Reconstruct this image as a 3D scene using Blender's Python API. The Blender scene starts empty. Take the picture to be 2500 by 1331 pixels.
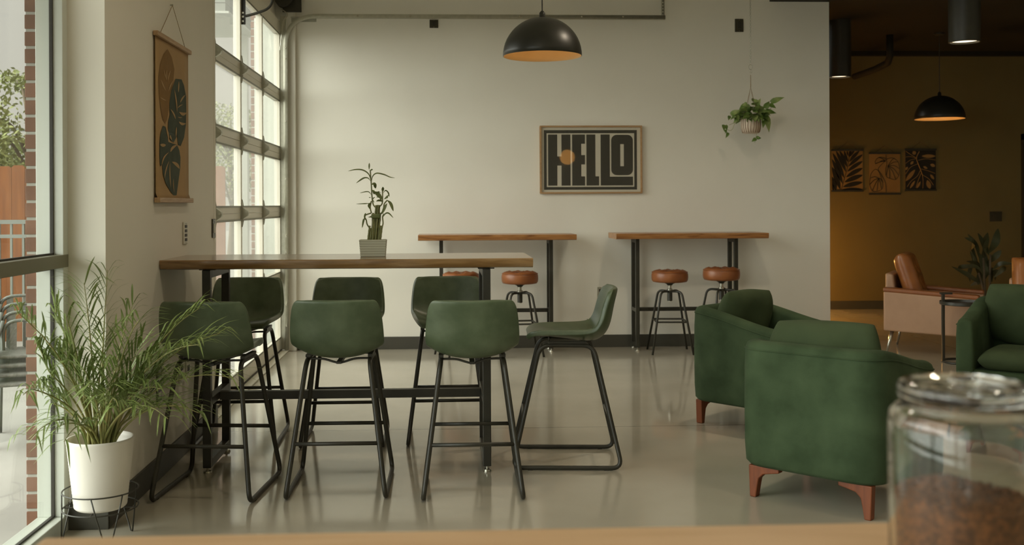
import bpy, math, random
from mathutils import Vector, Matrix
random.seed(7)
sc = bpy.context.scene
COL = sc.collection
PI = math.pi

# ------------------------------------------------------------------ camera
cam_d = bpy.data.cameras.new('camera')
cam = bpy.data.objects.new('camera', cam_d)
COL.objects.link(cam)
yaw, roll = math.radians(2.5), math.radians(.25)
fwd = Vector((math.sin(yaw), math.cos(yaw), 0))
rt0 = Vector((math.cos(yaw), -math.sin(yaw), 0))
up0 = Vector((0, 0, 1))
rt = rt0*math.cos(roll) - up0*math.sin(roll)
upv = up0*math.cos(roll) + rt0*math.sin(roll)
cm = Matrix((rt, upv, -fwd)).transposed().to_4x4()
cm.translation = Vector((0, 0, 1.4))
cam.matrix_world = cm
cam_d.sensor_width = 36.0
cam_d.lens = 36.0
cam_d.shift_x = (1250-1189)/2500
cam_d.shift_y = (499-665.5)/2500
cam_d.clip_start = .05
cam_d.clip_end = 300
cam_d.dof.use_dof = True
cam_d.dof.focus_distance = 5.6
cam_d.dof.aperture_fstop = 4.0
sc.camera = cam

# ------------------------------------------------------------------ colour management
sc.view_settings.view_transform = 'Standard'
sc.view_settings.look = 'None'
sc.view_settings.exposure = 0.0
sc.view_settings.gamma = 1.0
sc.view_settings.use_curve_mapping = False
sc.cycles.use_denoising = True
sc.cycles.max_bounces = 10
sc.cycles.transparent_max_bounces = 24
sc.cycles.sample_clamp_indirect = 6.0

# ------------------------------------------------------------------ sky: hazy overcast, bright towards the low sun in the west
SKY_LOW = (.60, .58, .495)
SUN_DIR = Vector((-.90, -.28, .34)).normalized()
GLOW_COL = (.555, .575, .535)
SUN_GLOW = 15.5
SUN_POW = 3.0
w = bpy.data.worlds.new('world')
sc.world = w
w.use_nodes = True
nt = w.node_tree
nt.nodes.clear()


def wn(kind, op=None, **vals):
    n = nt.nodes.new(kind)
    if op:
        n.operation = op
    for k, v in vals.items():
        n.inputs[int(k[1:])].default_value = v
    return n


wo = wn('ShaderNodeOutputWorld')
bg = wn('ShaderNodeBackground')
tc = wn('ShaderNodeTexCoord')
dt = wn('ShaderNodeVectorMath', 'DOT_PRODUCT', i1=tuple(SUN_DIR))
mxz = wn('ShaderNodeMath', 'MAXIMUM', i1=0.0)
pw = wn('ShaderNodeMath', 'POWER', i1=SUN_POW)
ml = wn('ShaderNodeMath', 'MULTIPLY', i1=SUN_GLOW)
bg2 = wn('ShaderNodeBackground')
ads = wn('ShaderNodeAddShader')
nt.links.new(tc.outputs['Generated'], dt.inputs[0])
nt.links.new(dt.outputs['Value'], mxz.inputs[0])
nt.links.new(mxz.outputs[0], pw.inputs[0])
nt.links.new(pw.outputs[0], ml.inputs[0])
nt.links.new(ml.outputs[0], bg2.inputs['Strength'])
bg.inputs['Color'].default_value = (*SKY_LOW, 1)
bg.inputs['Strength'].default_value = 1.0
bg2.inputs['Color'].default_value = (*GLOW_COL, 1)
nt.links.new(bg.outputs[0], ads.inputs[0])
nt.links.new(bg2.outputs[0], ads.inputs[1])
nt.links.new(ads.outputs[0], wo.inputs[0])


# ------------------------------------------------------------------ materials
def lin(h):
    if not isinstance(h, str):
        return tuple(h)
    h = h.lstrip('#')
    o = []
    for i in (0, 2, 4):
        c = int(h[i:i+2], 16)/255
        o.append(c/12.92 if c <= .04045 else ((c+.055)/1.055)**2.4)
    return tuple(o)


def mat(name, col, rough=.6, metal=0., col2=None, scale=8., stretch=(1, 1, 1), detail=4., bump=0., bscale=None,
        emit=None, estr=0., sheen=0., spec=.5, contrast=(.35, .65), coat=0., rough2=None):
    m = bpy.data.materials.new(name)
    m.use_nodes = True
    t = m.node_tree
    b = t.nodes['Principled BSDF']
    c = lin(col)
    b.inputs['Base Color'].default_value = (*c, 1)
    b.inputs['Roughness'].default_value = rough
    b.inputs['Metallic'].default_value = metal
    b.inputs['Specular IOR Level'].default_value = spec
    if coat:
        b.inputs['Coat Weight'].default_value = coat
        b.inputs['Coat Roughness'].default_value = .12
    if sheen:
        b.inputs['Sheen Weight'].default_value = sheen
        b.inputs['Sheen Roughness'].default_value = .4
        b.inputs['Sheen Tint'].default_value = (*[min(1, x*3+.1) for x in c], 1)
    tcn = t.nodes.new('ShaderNodeTexCoord')
    mp = t.nodes.new('ShaderNodeMapping')
    mp.inputs['Scale'].default_value = stretch
    t.links.new(tcn.outputs['Object'], mp.inputs[0])
    if col2 is not None:
        n = t.nodes.new('ShaderNodeTexNoise')
        n.inputs['Scale'].default_value = scale
        n.inputs['Detail'].default_value = detail
        t.links.new(mp.outputs[0], n.inputs['Vector'])
        r = t.nodes.new('ShaderNodeValToRGB')
        r.color_ramp.elements[0].position = contrast[0]
        r.color_ramp.elements[1].position = contrast[1]
        r.color_ramp.elements[0].color = (*c, 1)
        r.color_ramp.elements[1].color = (*lin(col2), 1)
        t.links.new(n.outputs['Fac'], r.inputs[0])
        t.links.new(r.outputs[0], b.inputs['Base Color'])
        if rough2 is not None:
            q = t.nodes.new('ShaderNodeMapRange')
            q.inputs['From Min'].default_value = contrast[0]
            q.inputs['From Max'].default_value = contrast[1]
            q.inputs['To Min'].default_value = rough
            q.inputs['To Max'].default_value = rough2
            t.links.new(n.outputs['Fac'], q.inputs['Value'])
            t.links.new(q.outputs[0], b.inputs['Roughness'])
    if bump:
        n2 = t.nodes.new('ShaderNodeTexNoise')
        n2.inputs['Scale'].default_value = bscale or scale*6
        n2.inputs['Detail'].default_value = 3
        t.links.new(mp.outputs[0], n2.inputs['Vector'])
        bp = t.nodes.new('ShaderNodeBump')
        bp.inputs['Strength'].default_value = bump
        bp.inputs['Distance'].default_value = .002
        t.links.new(n2.outputs['Fac'], bp.inputs['Height'])
        t.links.new(bp.outputs[0], b.inputs['Normal'])
    if emit is not None:
        b.inputs['Emission Color'].default_value = (*lin(emit), 1)
        b.inputs['Emission Strength'].default_value = estr
    return m


def glass_pane(name, tint=(.95, .98, .96), haze=.0, hazecol=(.7, .69, .62), refl=.5):
    """window pane: clear, with a fresnel reflection and an optional translucent share that whitens the view"""
    m = bpy.data.materials.new(name)
    m.use_nodes = True
    t = m.node_tree
    t.nodes.clear()
    o = t.nodes.new('ShaderNodeOutputMaterial')
    tr = t.nodes.new('ShaderNodeBsdfTransparent')
    tr.inputs[0].default_value = (*tint, 1)
    gl = t.nodes.new('ShaderNodeBsdfGlossy')
    gl.inputs['Roughness'].default_value = .02
    # Schlick reflectance, the same from both faces of the pane
    ge = t.nodes.new('ShaderNodeNewGeometry')
    dp = t.nodes.new('ShaderNodeVectorMath')
    dp.operation = 'DOT_PRODUCT'
    t.links.new(ge.outputs['Incoming'], dp.inputs[0])
    t.links.new(ge.outputs['Normal'], dp.inputs[1])
    prev = dp.outputs['Value']
    for op, val in (('ABSOLUTE', None), ('SUBTRACT', 1.0), ('POWER', 5.0), ('MULTIPLY', .96), ('ADD', .04), ('MULTIPLY', refl)):
        q = t.nodes.new('ShaderNodeMath')
        q.operation = op
        if op == 'SUBTRACT':
            q.inputs[0].default_value = val
            t.links.new(prev, q.inputs[1])
        else:
            t.links.new(prev, q.inputs[0])
            if val is not None:
                q.inputs[1].default_value = val
        prev = q.outputs[0]
    mx = t.nodes.new('ShaderNodeMixShader')
    t.links.new(prev, mx.inputs[0])
    t.links.new(tr.outputs[0], mx.inputs[1])
    t.links.new(gl.outputs[0], mx.inputs[2])
    last = mx
    if haze:
        df = t.nodes.new('ShaderNodeBsdfTranslucent')
        df.inputs[0].default_value = (*hazecol, 1)
        m2 = t.nodes.new('ShaderNodeMixShader')
        m2.inputs[0].default_value = haze
        t.links.new(mx.outputs[0], m2.inputs[1])
        t.links.new(df.outputs[0], m2.inputs[2])
        last = m2
    t.links.new(last.outputs[0], o.inputs[0])
    return m


def wood(name, c1, c2, c3, along='x', rough=.4, scale=1.0, coat=.0):
    m = bpy.data.materials.new(name)
    m.use_nodes = True
    t = m.node_tree
    b = t.nodes['Principled BSDF']
    tcn = t.nodes.new('ShaderNodeTexCoord')
    mp = t.nodes.new('ShaderNodeMapping')
    st = {'x': (.9, 9, 9), 'y': (9, .9, 9), 'z': (9, 9, .9)}[along]
    mp.inputs['Scale'].default_value = [s*scale for s in st]
    n = t.nodes.new('ShaderNodeTexNoise')
    n.inputs['Scale'].default_value = 3.2
    n.inputs['Detail'].default_value = 7
    n.inputs['Distortion'].default_value = 1.1
    r = t.nodes.new('ShaderNodeValToRGB')
    r.color_ramp.elements[0].position = .32
    r.color_ramp.elements[1].position = .7
    r.color_ramp.elements[0].color = (*lin(c1), 1)
    r.color_ramp.elements[1].color = (*lin(c3), 1)
    e = r.color_ramp.elements.new(.5)
    e.color = (*lin(c2), 1)
    t.links.new(tcn.outputs['Object'], mp.inputs[0])
    t.links.new(mp.outputs[0], n.inputs['Vector'])
    t.links.new(n.outputs['Fac'], r.inputs[0])
    t.links.new(r.outputs[0], b.inputs['Base Color'])
    b.inputs['Roughness'].default_value = rough
    if coat:
        b.inputs['Coat Weight'].default_value = coat
        b.inputs['Coat Roughness'].default_value = .15
    return m


def floor_mat():
    m = mat('polished_concrete', (.37, .335, .26), .07, col2=(.46, .42, .335), scale=1.1, detail=10, contrast=(.3, .72), rough2=.17, spec=.7)
    t = m.node_tree
    b = t.nodes['Principled BSDF']
    src = b.inputs['Base Color'].links[0].from_socket
    tcn = t.nodes.new('ShaderNodeTexCoord')
    s = t.nodes.new('ShaderNodeSeparateXYZ')
    t.links.new(tcn.outputs['Object'], s.inputs[0])
    prev = None
    for ax, pos in (('Y', 6.39), ('X', 4.9), ('Y', 1.2)):
        a = t.nodes.new('ShaderNodeMath')
        a.operation = 'SUBTRACT'
        a.inputs[1].default_value = pos
        ab = t.nodes.new('ShaderNodeMath')
        ab.operation = 'ABSOLUTE'
        lt = t.nodes.new('ShaderNodeMath')
        lt.operation = 'LESS_THAN'
        lt.inputs[1].default_value = .0035
        t.links.new(s.outputs[ax], a.inputs[0])
        t.links.new(a.outputs[0], ab.inputs[0])
        t.links.new(ab.outputs[0], lt.inputs[0])
        if prev:
            mxm = t.nodes.new('ShaderNodeMath')
            mxm.operation = 'MAXIMUM'
            t.links.new(prev, mxm.inputs[0])
            t.links.new(lt.outputs[0], mxm.inputs[1])
            prev = mxm.outputs[0]
        else:
            prev = lt.outputs[0]
    mx = t.nodes.new('ShaderNodeMix')
    mx.data_type = 'RGBA'
    t.links.new(prev, mx.inputs['Factor'])
    t.links.new(src, mx.inputs['A'])
    mx.inputs['B'].default_value = (.09, .08, .06, 1)
    t.links.new(mx.outputs['Result'], b.inputs['Base Color'])
    return m


def glass_solid(name):
    m = bpy.data.materials.new(name)
    m.use_nodes = True
    b = m.node_tree.nodes['Principled BSDF']
    b.inputs['Base Color'].default_value = (.97, .98, .95, 1)
    b.inputs['Transmission Weight'].default_value = 1
    b.inputs['Roughness'].default_value = .0
    b.inputs['IOR'].default_value = 1.48
    return m


M = {}
M['floor'] = floor_mat()
M['wall'] = mat('white_wall_paint', (.82, .79, .70), .75, col2=(.79, .76, .67), scale=1.5, bump=.05, bscale=160)
M['wall_dark'] = mat('taupe_wall_paint', (.20, .152, .055), .7, col2=(.175, .132, .047), scale=1.1)
M['wall_side'] = mat('greige_wall_paint', (.80, .76, .655), .62, col2=(.76, .72, .615), scale=1.2, stretch=(1, 1, .35), bump=.04, bscale=140)
M['ceil'] = mat('dark_ceiling_paint', (.012, .010, .004), .8, col2=(.018, .015, .007), scale=2)
M['base'] = mat('charcoal_rubber_baseboard', (.055, .052, .038), .5, col2=(.065, .06, .045), scale=3)
M['alu'] = mat('anodised_aluminium', (.78, .745, .63), .42, .0, col2=(.75, .715, .60), scale=3)
M['alu_light'] = mat('pale_window_aluminium', (.6, .62, .55), .4, .1, col2=(.56, .58, .51), scale=2)
M['alu_in'] = mat('bronze_window_aluminium', (.2, .19, .13), .42, .15, col2=(.18, .17, .115), scale=2)
M['galv'] = mat('galvanised_steel', (.46, .45, .37), .38, .6, col2=(.42, .41, .33), scale=30, contrast=(.4, .6))
M['gasket'] = mat('black_rubber_gasket', (.03, .026, .018), .6, col2=(.035, .03, .02), scale=9)
M['black'] = mat('black_powder_coat', (.026, .024, .016), .42, col2=(.034, .031, .02), scale=14)
M['black_gloss'] = mat('black_pendant_enamel', (.018, .018, .013), .38, col2=(.024, .023, .016), scale=6)
M['gold'] = mat('gold_pendant_lining', (.66, .46, .22), .5, col2=(.62, .43, .2), scale=5)
M['green_leather'] = mat('green_leather', (.062, .088, .043), .36, col2=(.105, .135, .075), scale=9, detail=8, bump=.25, bscale=220, contrast=(.36, .68))
M['velvet'] = mat('green_velvet', (.028, .048, .019), .85, col2=(.055, .085, .039), scale=6, detail=9, sheen=.06, spec=.25, bump=.3, bscale=300, contrast=(.35, .7))
M['velvet_dark'] = mat('green_velvet_cushion', (.034, .05, .02), .85, col2=(.047, .066, .028), scale=5, detail=8, sheen=.05, spec=.25, bump=.3, bscale=260)
M['tan'] = mat('cognac_leather', (.29, .10, .03), .38, col2=(.22, .07, .02), scale=7, detail=6, bump=.3, bscale=90)
M['tan_dark'] = mat('cognac_leather_cushion', (.33, .12, .03), .3, col2=(.22, .07, .016), scale=4, detail=6, bump=.5, bscale=30)
M['tan_pale'] = mat('pale_tan_leather', (.43, .255, .15), .45, col2=(.37, .21, .12), scale=4, detail=6, bump=.25, bscale=70)
M['legwood'] = wood('reddish_leg_wood', (.13, .030, .004), (.165, .039, .006), (.20, .05, .009), 'z', .6)
M['table'] = wood('oak_table_top', (.17, .088, .029), (.245, .137, .05), (.32, .19, .08), 'x', .24, coat=.6)
M['live'] = wood('walnut_live_edge', (.16, .055, .014), (.34, .15, .045), (.45, .22, .075), 'x', .32, coat=.2)
M['counter'] = wood('pale_counter_wood', (.5, .30, .15), (.55, .34, .175), (.58, .37, .2), 'x', .45)
M['framewood'] = wood('oak_picture_frame', (.34, .19, .08), (.4, .24, .11), (.45, .28, .14), 'x', .45, 2)
M['paper'] = mat('cream_paper', (.66, .61, .5), .8, col2=(.64, .59, .48), scale=3)
M['ink'] = mat('black_ink', (.032, .028, .017), .6, col2=(.037, .032, .02), scale=20)
M['white_pot'] = mat('white_ceramic', (.74, .70, .62), .45, col2=(.71, .67, .59), scale=4)
M['sage_pot'] = mat('sage_ceramic', (.42, .42, .32), .5, col2=(.40, .40, .30), scale=5)
M['soil'] = mat('potting_soil', (.05, .035, .02), .95, col2=(.1, .07, .04), scale=60, bump=1, bscale=120)
M['palm'] = mat('palm_leaf', (.135, .195, .045), .45, col2=(.225, .28, .085), scale=7, contrast=(.3, .7))
M['palm_stem'] = mat('palm_stem', (.2, .22, .06), .5, col2=(.3, .26, .09), scale=14)
M['bamboo'] = mat('bamboo_stalk', (.13, .14, .045), .4, col2=(.2, .2, .07), scale=30)
M['bamboo_leaf'] = mat('bamboo_leaf', (.085, .11, .03), .4, col2=(.14, .16, .045), scale=20)
M['pothos'] = mat('pothos_leaf', (.12, .2, .04), .38, col2=(.33, .38, .14), scale=11, contrast=(.45, .7))
M['pothos_vine'] = mat('pothos_vine', (.3, .32, .14), .5, col2=(.36, .36, .18), scale=10)
M['dracaena'] = mat('dracaena_leaf', (.045, .055, .022), .4, col2=(.075, .07, .028), scale=9)
M['ribpot'] = mat('striped_pot_white', (.66, .56, .45), .6, col2=(.6, .5, .39), scale=9)
M['ribpot2'] = mat('striped_pot_groove', (.24, .15, .09), .7, col2=(.28, .18, .11), scale=9)
M['rope'] = mat('jute_cord', (.36, .26, .14), .9, col2=(.25, .18, .09), scale=90)
M['canvas'] = mat('kraft_canvas', (.42, .27, .12), .85, col2=(.385, .245, .107), scale=4, bump=.2, bscale=200)
M['leaf_ochre'] = mat('ochre_print_ink', (.24, .13, .033), .85, col2=(.21, .115, .03), scale=12)
M['leaf_green'] = mat('dark_green_print_ink', (.036, .048, .028), .8, col2=(.055, .07, .042), scale=9)
M['barwood'] = wood('pale_hanger_wood', (.36, .22, .11), (.42, .27, .14), (.5, .33, .18), 'y', .5, 2)
M['ink2'] = mat('navy_black_ink', (.012, .012, .012), .7, col2=(.016, .016, .015), scale=10)
M['print_bg'] = mat('tan_print_paper', (.33, .2, .075), .8, col2=(.30, .18, .065), scale=5)
M['plate'] = mat('ivory_cover_plate', (.62, .6, .5), .45, col2=(.58, .56, .465), scale=9)
M['plate_dark'] = mat('bronze_cover_plate', (.05, .045, .028), .4, .3, col2=(.06, .052, .032), scale=9)
M['brick'] = mat('red_brick', (.15, .066, .036), .85, col2=(.22, .105, .062), scale=6, bump=.4, bscale=90)
M['mortar'] = mat('pale_mortar', (.42, .41, .355), .9, col2=(.38, .37, .32), scale=30)
M['ground'] = mat('outdoor_concrete', (.36, .35, .315), .85, col2=(.31, .302, .27), scale=1.2, detail=8)
M['fence'] = mat('cedar_fence', (.235, .08, .016), .8, col2=(.17, .054, .011), scale=3, stretch=(6, 6, .5), detail=6)
M['rail'] = mat('silver_railing', (.19, .205, .18), .4, .2, col2=(.17, .185, .16), scale=4)
M['foliage'] = mat('tree_foliage', (.16, .19, .05), .6, col2=(.28, .30, .09), scale=3)
M['bark'] = mat('tree_bark', (.09, .07, .04), .9, col2=(.14, .1, .06), scale=12)
M['siding'] = mat('grey_siding', (.3, .31, .27), .7, col2=(.27, .28, .245), scale=4)
M['metal_seat'] = mat('woven_metal_seat', (.14, .145, .125), .5, .2, col2=(.2, .205, .175), scale=40)
M['glass_jar'] = glass_solid('jar_glass')
M['granola'] = mat('coffee_grounds', (.055, .019, .005), .8, col2=(.22, .08, .02), scale=150, detail=2, contrast=(.36, .66))
M['pane'] = glass_pane('window_glass', (.985, .995, .992), .0)
M['pane_hazy'] = glass_pane('hazy_door_glass', (.99, .99, .98), .08, (.58, .58, .54))  # haze mixed into the glass so the view through it washes out
M['pane_poster'] = glass_pane('picture_glass', (.985, .985, .98), 0, refl=.6)
M['bulb'] = mat('warm_bulb', (.9, .7, .4), .4, emit=(1, .62, .25), estr=4)
M['lens'] = mat('warm_downlight_lens', (.9, .8, .6), .4, emit=(1, .8, .55), estr=2.2)
M['globe'] = mat('amber_globe', (.8, .5, .2), .4, emit=(1, .45, .1), estr=5.5)
M['stick'] = mat('chrome_steel', (.55, .53, .45), .25, .9, col2=(.5, .48, .41), scale=9)
M['linen'] = mat('assumed_lamp_linen', (.6, .4, .2), .8, col2=(.55, .36, .18), scale=30, emit=(1, .5, .16), estr=1.2)


# ------------------------------------------------------------------ mesh helpers
class MB:
    def __init__(s):
        s.v, s.f = [], []

    def add(s, vs, fs, m=None):
        o = len(s.v)
        s.v += [tuple(m @ Vector(p)) if m is not None else tuple(p) for p in vs]
        s.f += [tuple(i+o for i in f) for f in fs]
        return s

    def box(s, x0, x1, y0, y1, z0, z1, m=None):
        vs = [(x0, y0, z0), (x1, y0, z0), (x1, y1, z0), (x0, y1, z0), (x0, y0, z1), (x1, y0, z1), (x1, y1, z1), (x0, y1, z1)]
        return s.add(vs, [(0, 3, 2, 1), (4, 5, 6, 7), (0, 1, 5, 4), (1, 2, 6, 5), (2, 3, 7, 6), (3, 0, 4, 7)], m)

    def tube(s, path, r, n=8, closed=False, m=None, flat=None):
        P = [Vector(p) for p in path]
        N = len(P)
        rs = r if isinstance(r, (list, tuple)) else [r]*N
        T = []
        for i in range(N):
            if closed:
                d = P[(i+1) % N]-P[i-1]
            else:
                d = P[min(i+1, N-1)]-P[max(i-1, 0)]
            T.append(d.normalized())
        a = Vector((0, 0, 1)) if abs(T[0].z) < .9 else Vector((1, 0, 0))
        u = (a - T[0]*a.dot(T[0])).normalized()
        vs, fs = [], []
        for i in range(N):
            u = (u - T[i]*u.dot(T[i])).normalized()
            q = T[i].cross(u)
            for k in range(n):
                an = 2*PI*k/n
                fa = flat if flat else 1
                vs.append(P[i]+u*math.cos(an)*rs[i]*fa+q*math.sin(an)*rs[i])
        L = N if closed else N-1
        for i in range(L):
            j = (i+1) % N
            for k in range(n):
                k2 = (k+1) % n
                fs.append((i*n+k, i*n+k2, j*n+k2, j*n+k))
        if not closed:
            fs.append(tuple(range(n-1, -1, -1)))
            fs.append(tuple((N-1)*n+k for k in range(n)))
        return s.add(vs, fs, m)

    def lathe(s, prof, n=32, c=(0, 0, 0), m=None, closed=False, a0=0., wob=None):
        vs, fs = [], []
        for i, (r, z) in enumerate(prof):
            for k in range(n):
                a = a0+2*PI*k/n
                rr = r*(wob(a, i) if wob else 1)
                vs.append((c[0]+rr*math.cos(a), c[1]+rr*math.sin(a), c[2]+z))
        L = len(prof)
        for i in range(L if closed else L-1):
            j = (i+1) % L
            for k in range(n):
                k2 = (k+1) % n
                fs.append((i*n+k, i*n+k2, j*n+k2, j*n+k))
        if not closed:
            if prof[0][0] > 1e-6:
                fs.append(tuple(range(n-1, -1, -1)))
            if prof[-1][0] > 1e-6:
                fs.append(tuple((L-1)*n+k for k in range(n)))
        return s.add(vs, fs, m)

    def prism(s, poly, fn, d0, d1):
        """poly: 2-D outline, fn(a, b, d) -> 3-D point"""
        n = len(poly)
        vs = [fn(a, b, d0) for a, b in poly]+[fn(a, b, d1) for a, b in poly]
        fs = [tuple(range(n-1, -1, -1)), tuple(range(n, 2*n))]
        fs += [(i, (i+1) % n, n+(i+1) % n, n+i) for i in range(n)]
        return s.add(vs, fs)

    def grid(s, rows, m=None, closed_u=False):
        R, Cn = len(rows), len(rows[0])
        vs = [p for r in rows for p in r]
        fs = []
        for i in range(R-1):
            for k in range(Cn if closed_u else Cn-1):
                k2 = (k+1) % Cn
                fs.append((i*Cn+k, i*Cn+k2, (i+1)*Cn+k2, (i+1)*Cn+k))
        return s.add(vs, fs, m)

    def build(s, name, m, parent=None, smooth=False, bevel=0., sub=0, loc=None, rot=None, solid=0., soff=-1, auto=None, seg=2):
        me = bpy.data.meshes.new(name)
        me.from_pydata([tuple(v) for v in s.v], [], s.f)
        me.validate()
        import bmesh
        bm = bmesh.new()
        bm.from_mesh(me)
        bmesh.ops.remove_doubles(bm, verts=bm.verts, dist=1e-6)
        bmesh.ops.recalc_face_normals(bm, faces=bm.faces)
        bm.to_mesh(me)
        bm.free()
        me.materials.append(m)
        if smooth or auto is not None:
            for p in me.polygons:
                p.use_smooth = True
        if auto is not None:
            me.set_sharp_from_angle(angle=math.radians(auto))
        o = bpy.data.objects.new(name, me)
        COL.objects.link(o)
        if parent is not None:
            o.parent = parent
        if loc is not None:
            o.location = loc
        if rot is not None:
            o.rotation_euler = rot
        if solid:
            md = o.modifiers.new('solid', 'SOLIDIFY')
            md.thickness = solid
            md.offset = soff
        if bevel:
            md = o.modifiers.new('bevel', 'BEVEL')
            md.width = bevel
            md.segments = seg
            md.limit_method = 'ANGLE'
        if sub:
            md = o.modifiers.new('sub', 'SUBSURF')
            md.levels = sub
            md.render_levels = sub
        return o


def fillet(pts, r, n=5, closed=False):
    """polyline with its corners rounded"""
    P = [Vector(p) for p in pts]
    N = len(P)
    out = []
    for i in range(N):
        if not closed and i in (0, N-1):
            out.append(P[i])
            continue
        a, b, c = P[i-1], P[i], P[(i+1) % N]
        rr = r[i] if isinstance(r, (list, tuple)) else r
        d1, d2 = (a-b), (c-b)
        t = min(rr, d1.length*.45, d2.length*.45)
        p, q = b+d1.normalized()*t, b+d2.normalized()*t
        for k in range(n+1):
            u = k/n
            out.append(p*(1-u)**2+b*2*u*(1-u)+q*u*u)
    return out


def bez(pts, n=10):
    """smooth curve through the points (Catmull-Rom)"""
    P = [Vector(p) for p in pts]
    P = [P[0]*2-P[1]]+P+[P[-1]*2-P[-2]]
    out = []
    for i in range(1, len(P)-2):
        for k in range(n):
            t = k/n
            a, b, c, d = P[i-1], P[i], P[i+1], P[i+2]
            out.append(.5*((2*b)+(c-a)*t+(2*a-5*b+4*c-d)*t*t+(3*b-a-3*c+d)*t**3))
    out.append(P[-2])
    return out


def tag(o, label=None, cat=None, group=None, kind=None):
    if label:
        o['label'] = label
    if cat:
        o['category'] = cat
    if group:
        o['group'] = group
    if kind:
        o['kind'] = kind
    return o


def thing(name, label, cat, loc=(0, 0, 0), rz=0., group=None):
    o = bpy.data.objects.new(name, None)
    COL.objects.link(o)
    o.location = loc
    o.rotation_euler = (0, 0, rz)
    o.empty_display_size = .1
    return tag(o, label, cat, group)


def copy_tree(o, parent=None):
    c = o.copy()
    COL.objects.link(c)
    if parent is not None:
        c.parent = parent
    for ch in list(o.children):
        copy_tree(ch, c)
    return c


def place(o, loc, rz, label):
    o.location = loc
    o.rotation_euler = (0, 0, rz)
    o['label'] = label
    return o


def struct(name, mb, m, **k):
    return tag(mb.build(name, m, **k), kind='structure')


def leaf(mb, path, wmax, nrm=None, n=8, fold=.15, shape=.55, m=None):
    """a blade along a path: widest at `shape`, pointed at the tip, folded along its midrib"""
    P = bez(path, n) if len(path) > 2 else [Vector(path[0]).lerp(Vector(path[1]), i/n) for i in range(n+1)]
    N = len(P)
    rows = []
    up = Vector(nrm) if nrm is not None else Vector((0, 0, 1))
    for i, p in enumerate(P):
        t = i/(N-1)
        d = (P[min(i+1, N-1)]-P[max(i-1, 0)]).normalized()
        s = d.cross(up)
        if s.length < 1e-3:
            s = d.cross(Vector((1, 0, .01)))
        s.normalize()
        nn = s.cross(d).normalized()
        wd = wmax*.5*(max(0, math.sin(PI*t**(math.log(.5)/math.log(shape))))**.8) + (.0006 if t < .98 else 0)
        rows.append([p-s*wd+nn*wd*fold, p, p+s*wd+nn*wd*fold])
    return mb.grid(rows, m)


# ================================================================== SETTING
struct('floor', MB().box(-1.74, 9.2, -5, 13.4, -.2, 0), M['floor'])
struct('ground', MB().box(-60, -1.745, -20, 60, -.3, -.05), M['ground'])
struct('ceiling', MB().box(-1.9, 9.2, -5.1, 13.4, 4.2, 4.35), M['wall'])
struct('ceiling_soffit', MB().box(3.23, 9.2, 8.0, 13.4, 3.385, 4.2), M['ceil'])
struct('wall_left', MB().box(-1.735, -1.46, 4.51, 6.66, 0, 4.2).box(-1.735, -1.6, 6.66, 10.0, 3.17, 4.2), M['wall_side'])
struct('wall_lintel', MB().box(-1.735, -1.62, -5, 4.51, 3.3, 4.2), M['wall_side'])
struct('wall_back', MB().box(-1.735, 3.825, 9.96, 10.1, 0, 4.2), M['wall'])
struct('wall_far', MB().box(1.8, 9.2, 13.24, 13.4, 0, 3.385), M['wall_dark'])
struct('wall_partition', MB().box(1.8, 1.95, 10.1, 13.24, 0, 3.385), M['wall_dark'])
struct('wall_right', MB().box(9.05, 9.2, -5, 8.0, 0, 4.2), M['wall'])
struct('wall_right_far', MB().box(9.05, 9.2, 8.0, 13.24, 0, 4.2), M['wall_dark'])
struct('wall_front', MB().box(-1.735, 9.2, -5.1, -5, 0, 4.2), M['wall'])
struct('trim_1', MB().box(-1.49, -1.405, 9.9, 9.96, 0, 4.2), M['wall'], bevel=.004)
struct('trim_2', MB().box(1.95, 9.05, 13.16, 13.24, 3.325, 3.385), M['ceil'])
struct('baseboard_left', MB().box(-1.462, -1.448, 4.5, 6.66, 0, .12).box(-1.62, -1.448, 4.496, 4.512, 0, .12), M['base'], bevel=.003)
struct('baseboard_back', MB().box(-1.405, 3.825, 9.946, 9.962, 0, .12), M['base'], bevel=.003)
struct('baseboard_far', MB().box(1.95, 9.05, 13.226, 13.242, 0, .11), M['base'], bevel=.003)


def bricks(mb, x0, x1, y, z0, z1, course=.0735, joint=.0125):
    z = z0
    while z < z1:
        mb.box(x0, x1, y-.006, y+.09, z+joint*.5, min(z+course-joint*.5, z1))
        z += course
    return mb


def brick_wall(name, x0, x1, y0, y1, z1=4.3):
    w_ = struct(name, MB().box(x0+.004, x1, y0, y1, -.05, z1), M['mortar'])
    bricks(MB(), x0, x1, y0, -.05, z1).build('brick', M['brick'], w_, bevel=.003)
    # stretcher courses on the street side
    mb = MB()
    z, k = -.05, 0
    while z < z1:
        y = y0+.1+(.1 if k % 2 else 0)
        while y < y1-.05:
            mb.box(x0-.004, x0+.05, y, min(y+.19, y1), z+.006, z+.0675)
            y += .203
        z += .0735
        k += 1
    mb.build('brick', M['brick'], w_)
    return w_


brick_wall('wall_outer', -1.786, -1.738, 4.475, 6.7)
brick_wall('wall_outer_far', -1.845, -1.80, 10.0, 12.5)
struct('trim_3', MB().box(-1.80, -1.605, 9.93, 10.0, 0, 3.2), M['alu_light'], bevel=.003)


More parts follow.
